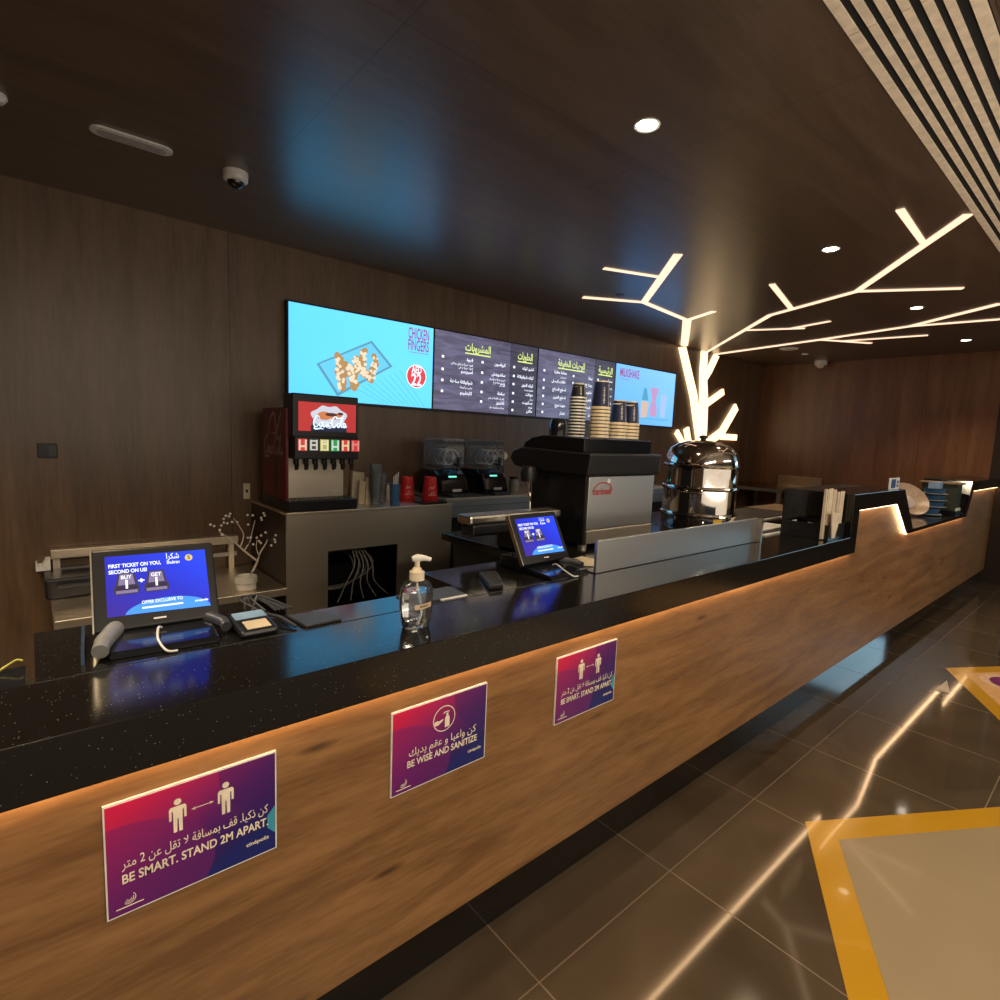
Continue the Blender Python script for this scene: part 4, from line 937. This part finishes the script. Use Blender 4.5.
# small things on the bar
t = thing('card_terminal', 'black card terminal with a paper slip beside the left till', 'card reader', (.38,1.33,.919))
obj('body', prism_yz(nb(), [(1.275,.9195),(1.39,.9195),(1.39,.947),(1.275,.936)], .345,.430), black, t, bevel=.008)
obj('screen_glass', prism_yz(nb(), [(1.345,.9430),(1.385,.9468),(1.385,.9478),(1.345,.9440)], .352,.423), M('lit terminal glass', (.25,.38,.55), .1), t)
obj('paper_slip', prism_yz(nb(), [(1.285,.9372),(1.330,.9416),(1.330,.9424),(1.285,.9380)], .362,.415), beigep, t)
obj('strap', tube(nb(), smoothpath([(.43,1.385,.935),(.452,1.34,.935),(.470,1.28,.925)]), .004), darkgrey, t)
o = obj('counter_pad', prism_xy(nb(), [(.480,1.37),(.565,1.355),(.585,1.275),(.49,1.27)], .9195, .927), darkgrey, bevel=.002); tag(o, 'flat dark grey pad on the bar right of the card terminal', 'pad')
b = nb(); rnd = random.Random(11)
for k in range(5): tube(b, smoothpath([(.40+.012*k,1.44,.925),(.41+rnd.uniform(-.03,.03),1.46,.96),(.44+rnd.uniform(-.03,.03),1.48,.95),(.47+.01*k,1.42,.926)]), .003, n=6)
o = obj('cable_tangle', b, darkgrey); tag(o, 'tangle of dark cables behind the card terminal', 'cables')
t = thing('menu_booklet', 'black booklet with white page edges behind the sanitizer bottle', 'booklet', (.93,1.29,.919))
obj('cover', box(nb(), .80,.985,1.285,1.38,.9195,.9235), M('slate cover', (.06,.065,.075), .4), t)
obj('pages', box(nb(), .89,.984,1.276,1.2848,.9195,.9225), white, t)
t = thing('phone_device', 'black handheld device lying on the bar before the farther till', 'handset', (1.13,1.37,.919))
obj('body', prism_xy(nb(), [(1.075,1.285),(1.125,1.275),(1.215,1.42),(1.155,1.44)], .9195,.938), black, t, bevel=.005)
obj('side_trim', tube(nb(), [(1.128,1.276,.930),(1.216,1.418,.930)], .0025, n=6), alu, t)
o = obj('paper_sheet', prism_xy(nb(), [(1.49,1.44),(1.72,1.47),(1.74,1.31),(1.64,1.31)], .9195,.921), cream); tag(o, 'loose cream sheet on the bar behind the steel splash screen', 'paper')

# sanitizer bottle
t = thing('sanitizer_bottle', 'clear pump bottle of hand sanitizer on the black bar', 'bottle', (.718,1.138,.919))
bx_, by_ = .717, 1.138
prof = [(0,0),(.030,0),(.034,.004),(.038,.025),(.0415,.055),(.0425,.08),(.040,.098),(.031,.113),(.017,.121),(.014,.128)]
obj('bottle_body', lathe(nb(), prof+[(0,.128)], (bx_,by_,.9195), 36, 1.06, .8), thin('clear bottle shell', (.96,.97,.97), .03), t, smooth=True)
obj('gel', lathe(nb(), [(0,.004),(.028,.004),(.032,.008),(.0360,.027),(.0393,.055),(.0400,.078),(.0385,.092),(0,.092)], (bx_,by_,.9195), 36, 1.06, .8), gel, t, smooth=True)
obj('collar', lathe(nb(), [(.0165,.118),(.0185,.119),(.0185,.140),(.014,.142),(.009,.150),(0,.150)], (bx_,by_,.9195), 28), M('cream pump plastic', (.80,.68,.50), .4), t, smooth=True)
obj('pump_head', tube(nb(), [(bx_,by_,1.066),(bx_,by_,1.088)], .0065, n=12), MC['cream pump plastic'], t, smooth=True)
obj('spout', tube(nb(), smoothpath([(bx_-.012,by_+.004,1.090),(bx_,by_,1.093),(bx_+.016,by_-.006,1.092),(bx_+.032,by_-.012,1.088)],3), [.006,.008,.009,.010,.009,.008,.007,.006,.006,.0045], n=12), white, t, smooth=True)
obj('dip_tube', tube(nb(), smoothpath([(bx_,by_,1.04),(bx_+.004,by_,1.0),(bx_+.010,by_,.96),(bx_+.002,by_,.928)]), .003), white, t, smooth=True)
b = nb()
for i in range(8):
    a0 = -PI/2-.52+.13*i; a1 = a0+.13; P = lambda a, z: (bx_+.0440*1.06*math.cos(a), by_+.0440*.8*math.sin(a), z)
    s0 = .003*i/8; b.faces.new([b.verts.new(v) for v in (P(a0,.972+s0),P(a1,.9725+s0),P(a1,.985+s0),P(a0,.9845+s0))])
obj('bottle_label', b, M('beige label', (.62,.46,.30), .6), t)
b = nb()
for k in range(9):
    a0 = -PI/2-.22+.055*k; P = lambda a, z: (bx_+.0444*1.06*math.cos(a), by_+.0444*.8*math.sin(a), z)
    z = .977+.0015*(k/9); b.faces.new([b.verts.new(v) for v in (P(a0,z),P(a0+.036,z),P(a0+.036,z+.0045),P(a0,z+.0045))])
obj('label_print', b, black, t)

# paper trays, board and condiment box at the right end of the bar
for k in range(6):
    o = obj('tray_liner', box(nb(), 3.03+.014*k, 3.44 if k < 3 else 3.90, (1.30 if k < 3 else 1.41)+.022*k, 1.78+.01*k, .9195+.0075*k, .9255+.0075*k), white if k % 2 == 0 else M('black card', (.03,.025,.02), .5))
    tag(o, ['white liner sheet, bottom of the striped pile on the bar','dark card just above the bottom sheet of the striped pile','white liner sheet, third up in the striped pile','dark card, fourth up in the striped pile','white liner sheet, fifth up in the striped pile','dark card on top of the striped pile'][k], 'sheet', 'pile of white and dark sheets')
o = obj('serving_board', box(nb(), 3.95,4.41,1.50,1.85,.9195,.965), brownboard, bevel=.004); tag(o, 'brown flat box lying behind the condiment box', 'box')
t = thing('condiment_box', 'black compartment box holding napkins, stirrers and sachets', 'organizer', (3.28,1.2,.919))
b = nb(); x0, x1, y0, y1 = 3.215, 3.452, 1.055, 1.30
box(b, x0, x1, y0, y1, .9195, .924)
for q in ((x0,x0+.005,y0,y1),(x1-.005,x1,y0,y1),(x0+.005,x1-.005,y0,y0+.005),(x0+.005,x1-.005,y1-.005,y1),(x0+.005,x1-.005,1.14,1.145),(3.33,3.335,y0+.005,1.14)): box(b, *q, .924, 1.0)
obj('tray_box', b, black, t)
def bundle(name, label, x, y, n, h, w, mat, lean, cat, group=None):
    b = nb(); rnd = random.Random(n*7)
    for k in range(n):
        dx = (k-(n-1)/2)*w*1.1; q = rnd.uniform(-.004,.004)
        prism_xz(b, [(x+dx-w/2,.9245),(x+dx+w/2,.9245),(x+dx+w/2+lean,.9245+h+q),(x+dx-w/2+lean,.9245+h+q)], y+q, y+q+.012)
    o = obj(name, b, mat); tag(o, label, cat, group); return o
bundle('wrapped_stirrers', 'tall bunch of white paper wrapped stirrers in the condiment box', 3.262, 1.075, 8, .265, .015, cream, .0, 'stirrers')
bundle('wrapped_stirrers', 'second bunch of wrapped stirrers leaning right beside the step', 3.385, 1.066, 6, .25, .014, cream, .004, 'stirrers')
bundle('sugar_sachets', 'low white sachets in the rear compartment of the condiment box', 3.27, 1.17, 4, .072, .012, white, 0, 'sachets')
bundle('sugar_sachets', 'white sachets at the far left rear of the condiment box', 3.25, 1.24, 3, .075, .013, white, 0, 'sachets')
o = obj('paper_cone', prism_xz(nb(), [(3.235,.99),(3.25,.93),(3.29,.93),(3.32,.99),(3.335,1.06),(3.215,1.075)], 1.047, 1.053), cream); tag(o, 'folded cream napkin standing at the front of the condiment box', 'napkin')
o = obj('leaning_menu_card', prism_xz(nb(), [(3.380,.9245),(3.392,.9245),(3.452,1.145),(3.440,1.15)], 1.115, 1.137), cream); tag(o, 'narrow white card leaning diagonally against the raised step', 'card')

# things in the counter notch
t = thing('price_card', 'small blue and white card stand on the raised step', 'card', (4.32,1.06,1.160))
obj('card', box(nb(), 4.215,4.425,1.06,1.066,1.161,1.235), white, t); b = nb()
f = Face((4.215,1.0598,1.161),(1,0,0),(0,0,1)); f.rect(b,.03,.125,.008,.066); f.rect(b,.15,.19,.012,.055); obj('card_print', b, M('blue print', (.02,.04,.16), .5), t)
b = nb(); f.disc(b, .168,.034,.009,k=.0016); obj('card_mark', b, whiteink, t)
t = thing('serving_bowl', 'wide beige bowl tipped up in the notch of the counter', 'bowl', (5.78,1.27,.868), local=True)
bw = lathe(nb(), [(0,.0),(.06,0),(.13,.03),(.185,.075),(.192,.076),(.188,.082),(.13,.038),(.06,.008),(0,.008)], n=48)
o = obj('bowl_shell', bw, M('beige ceramic', (.42,.30,.22), .35), t, smooth=True)
o.rotation_euler = (math.radians(52), 0, math.radians(-38)); o.location = (.0,.06,.105); o.scale = (.85,.85,.85)
o = obj('bowl_content', lathe(nb(), [(0,0),(.05,.002),(.07,.012),(.03,.03),(0,.034)], n=20), M('pale sauce pots', (.5,.42,.38), .5), t, smooth=True)
o.rotation_euler = (math.radians(52), 0, math.radians(-38)); o.location = (-.006,.048,.114)
def tier(x, y, z, label):
    t = thing('cup_tray_tier', label, 'cup', (0,0,0), group='tower of blue cups in the notch', local=True)
    obj('saucer', lathe(nb(), [(0,0),(.055,0),(.098,.012),(.098,.017),(.05,.006),(0,.006)], n=28), M('pale saucer', (.35,.38,.40), .4), t, smooth=True)
    obj('cup_shell', lathe(nb(), [(0,.007),(.06,.007),(.082,.05),(.084,.055),(.079,.055),(.056,.012),(0,.012)], n=28), bluecup, t, smooth=True)
    t.location = (x,y,z); return t
nm = tier(5.98, 1.20, .8685, 'lowest blue cup on its saucer in the tower')
for k, l in enumerate(('blue cup second from the bottom of the tower','blue cup third from the bottom of the tower','blue cup at the top of the tower')): dup(nm, (6.14,1.20,.8685+.0575*(k+1)), l)
o = obj('blue_carton', box(nb(), 6.08,6.20,1.16,1.24,1.0995,1.155), M('blue white carton', (.25,.36,.55), .5)); tag(o, 'small blue and white carton on top of the cup tower', 'box')
t = thing('display_case', 'dark glass display case with pale lid at the far end of the bar', 'display case', (6.38,1.2,.868))
obj('frame', box(nb(), 6.28,6.49,1.06,1.34,.869,.90), black, t)
obj('case_glass', box(nb(), 6.29,6.48,1.07,1.33,.901,1.135), M('smoked glass', (.05,.055,.04), .3), t)
obj('case_lid', box(nb(), 6.27,6.50,1.05,1.35,1.136,1.152), brownboard, t, bevel=.005)
obj('case_base', box(nb(), 6.30,6.47,1.061,1.0695,.90,.925), white, t)

# table and bench by the right wall
t = thing('steel_worktable', 'steel table with a pale backsplash in the far corner', 'table', (7.5,3.2,0))
obj('tabletop', box(nb(), 6.86,8.08,2.80,YW-.01,.865,.895), M('dark satin steel', (.16,.11,.08), .25, 1), t, bevel=.003)
obj('table_edge', box(nb(), 6.85,6.859,2.80,YW-.01,.860,.897), alu, t)
obj('backsplash', box(nb(), 8.07,8.085,2.80,3.37,.896,1.02), M('warm satin steel', (.55,.40,.26), .3, 1), t)
for x in (6.88, 8.02):
    for y in (2.83, 3.62): obj('leg', box(nb(), x, x+.04, y, y+.04, 0, .865), steel, t)
obj('undershelf', box(nb(), 6.93,8.01,2.88,3.6,.3,.32), steel, t)
t = thing('steel_shelf_table', 'lower steel table with pale edge behind the urn', 'table', (5.9,3.4,0))
obj('tabletop', box(nb(), 5.30,6.60,3.20,YW-.01,.86,.885), steel, t, bevel=.003)
for x in (5.33,6.53):
    for y in (3.23,3.65): obj('leg', box(nb(), x, x+.04, y, y+.04, 0, .86), steel, t)
obj('undershelf', box(nb(), 5.38,6.52,3.28,3.6,.45,.47), steel, t)

# ------------------------------------------------------------------ floor decals
def hexa(x, y, s, rot=0): return [(x+s*math.cos(PI/2+i*PI/3+rot), y+s*math.sin(PI/2+i*PI/3+rot)) for i in range(6)]
def hexdecal(ax, ay, s, label, full):
    rot = math.radians(-1.5); cx, cy = ax + s*math.sin(rot), ay - s*math.cos(rot)
    t = thing('floor_sticker', label, 'floor sticker', (cx,cy,0), group='yellow edged floor stickers')
    obj('yellow_border', prism_xy(nb(), hexa(cx,cy,s,rot), .0003, .0012), M('yellow vinyl', (.47,.25,.015), .16, coat=.2, var=.04, vscale=4), t)
    if full:
        obj('beige_field', prism_xy(nb(), hexa(cx,cy,s-.115,rot), .0012, .0016), M('beige vinyl', (.31,.24,.15), .10, coat=.3, var=.03, vscale=3), t)
    else:
        obj('beige_field', prism_xy(nb(), hexa(cx,cy,s-.10,rot), .0012, .0016), M('peach vinyl', (.62,.36,.16), .2), t)
    return t, cx, cy
hexdecal(2.172, .682, .92, 'large yellow edged beige floor sticker nearest the camera', True)
t, cx, cy = hexdecal(4.549, .711, .90, 'smaller yellow floor sticker with purple disc, farther along the aisle', False)
px, py = 4.58, .375
obj('halo', cyl(nb(), (px,py), .165, .0016, .0019, 40), M('pale peach vinyl', (.66,.44,.30), .2), t)
obj('purple_disc', cyl(nb(), (px,py), .118, .0019, .0022, 40), M('purple vinyl', (.16,.03,.13), .2), t)
f = Face((px,py,.0022), (0,-1,0), (1,0,0)); b = nb(); f.rect(b,-.06,-.035,-.02,.02); f.rect(b,-.02,.02,.0,.03); f.rect(b,-.05,.05,-.05,-.04); obj('disc_print', b, whiteink, t)
o = obj('paper_scrap', prism_xy(nb(), [(4.06,.665),(4.085,.60),(4.30,.655)], .0003,.003), M('grey paper', (.45,.38,.30), .5)); tag(o, 'small grey triangular scrap on the floor beside the farther sticker', 'paper scrap')
t = thing('cafe_stool', 'dark stool with pale rim cut by the right edge of the photo', 'stool', (8.6,1.05,0))
obj('seat', lathe(nb(), [(0,.70),(.16,.70),(.17,.72),(.16,.74),(0,.74)], (8.55,.93,0)), white, t, smooth=True)
obj('column', cyl(nb(), (8.55,.93), .03, .03, .70), black, t, smooth=True)
obj('foot_ring', lathe(nb(), [(.14,.22),(.15,.23),(.14,.24),(.13,.23),(.14,.22)], (8.55,.93,0)), chrome, t, smooth=True)
obj('foot', lathe(nb(), [(0,0),(.19,0),(.19,.01),(.03,.03),(0,.03)], (8.55,.93,0)), chrome, t, smooth=True)

# lit poster case on the lounge wall across the aisle (seen as the blue reflection in the plinth)
t = thing('poster_lightbox', 'pale blue lit poster case across the aisle, seen mirrored in the plinth', 'lightbox', (10.0,-.9,1.9))
obj('case', box(nb(), 9.72,9.80,-2.4,-.05,1.35,2.50), black, t)
obj('lit_panel', box(nb(), 9.71,9.719,-2.35,-.10,1.40,2.45), em('lit pale blue poster', (.42,.72,.90), 3.0), t)
for y in (-2.0,-.5): obj('post', box(nb(), 9.74,9.78,y,y+.04,0,1.35), black, t)

# ------------------------------------------------------------------ unseen lights added on the lounge and kitchen sides
def area(name, loc, rot, sx, sy, e, col):
    l = bpy.data.lights.new(name, 'AREA'); l.shape = 'RECTANGLE'; l.size = sx; l.size_y = sy; l.energy = e; l.color = col
    o = bpy.data.objects.new(name, l); o.location = loc; o.rotation_euler = rot; C.objects.link(o); return o
area('lounge_ceiling_fill', (.6,-1.6,H-.02), (0,0,0), 2.6, .5, 90, (1,.84,.64))  # unseen fill added behind the camera to light floor and counter
area('lounge_ceiling_fill', (4.6,-1.8,H-.02), (0,0,0), 2.0, .5, 45, (1,.84,.64))  # second added fill panel farther along, also unseen
area('lounge_wall_fill', (1.5,-3.9,1.2), (PI/2,0,0), 13.0, 1.9, 60, (1,.86,.70))  # unseen upright panel added to brighten counter front, slats and steel
area('lounge_upward_fill', (2.2,-1.3,.9), (PI,0,0), 4.0, 1.0, 50, (1,.86,.68))  # unseen upward fill added to brighten the slats and ceiling
for x, y, e in ((-.45,1.95,80),(-.75,2.45,140),(-1.9,2.45,100),(-.9,.4,30)): spot(x, y, H-.02, e, (1,.82,.58), 108, .8, .12)  # unseen spots: kitchen lamps inferred from wall glow, plus fill added for the steel

w = bpy.data.worlds.new('room'); bpy.context.scene.world = w; w.use_nodes = True
w.node_tree.nodes['Background'].inputs[0].default_value = (.25,.22,.30,1); w.node_tree.nodes['Background'].inputs[1].default_value = .02

# ------------------------------------------------------------------ camera
cam = bpy.data.cameras.new('camera'); co = bpy.data.objects.new('camera', cam); C.objects.link(co)
yaw, pitch, roll = math.radians(40.658), math.radians(-6.627), math.radians(2.411)
fw = Vector((math.sin(yaw)*math.cos(pitch), math.cos(yaw)*math.cos(pitch), math.sin(pitch)))
r0 = Vector((math.cos(yaw), -math.sin(yaw), 0)); u0 = r0.cross(fw)
r = r0*math.cos(roll) + u0*math.sin(roll); u = -r0*math.sin(roll) + u0*math.cos(roll)
mt = Matrix((r, u, -fw)).transposed().to_4x4(); mt.translation = (0,0,1.4)
co.matrix_world = mt
cam.sensor_width = 36; cam.lens = 36*550.56/1000; cam.clip_start = .02
S = bpy.context.scene; S.camera = co
S.view_settings.view_transform = 'Standard'; S.view_settings.look = 'None'; S.view_settings.gamma = 1; S.view_settings.use_curve_mapping = False
S.view_settings.exposure = .3
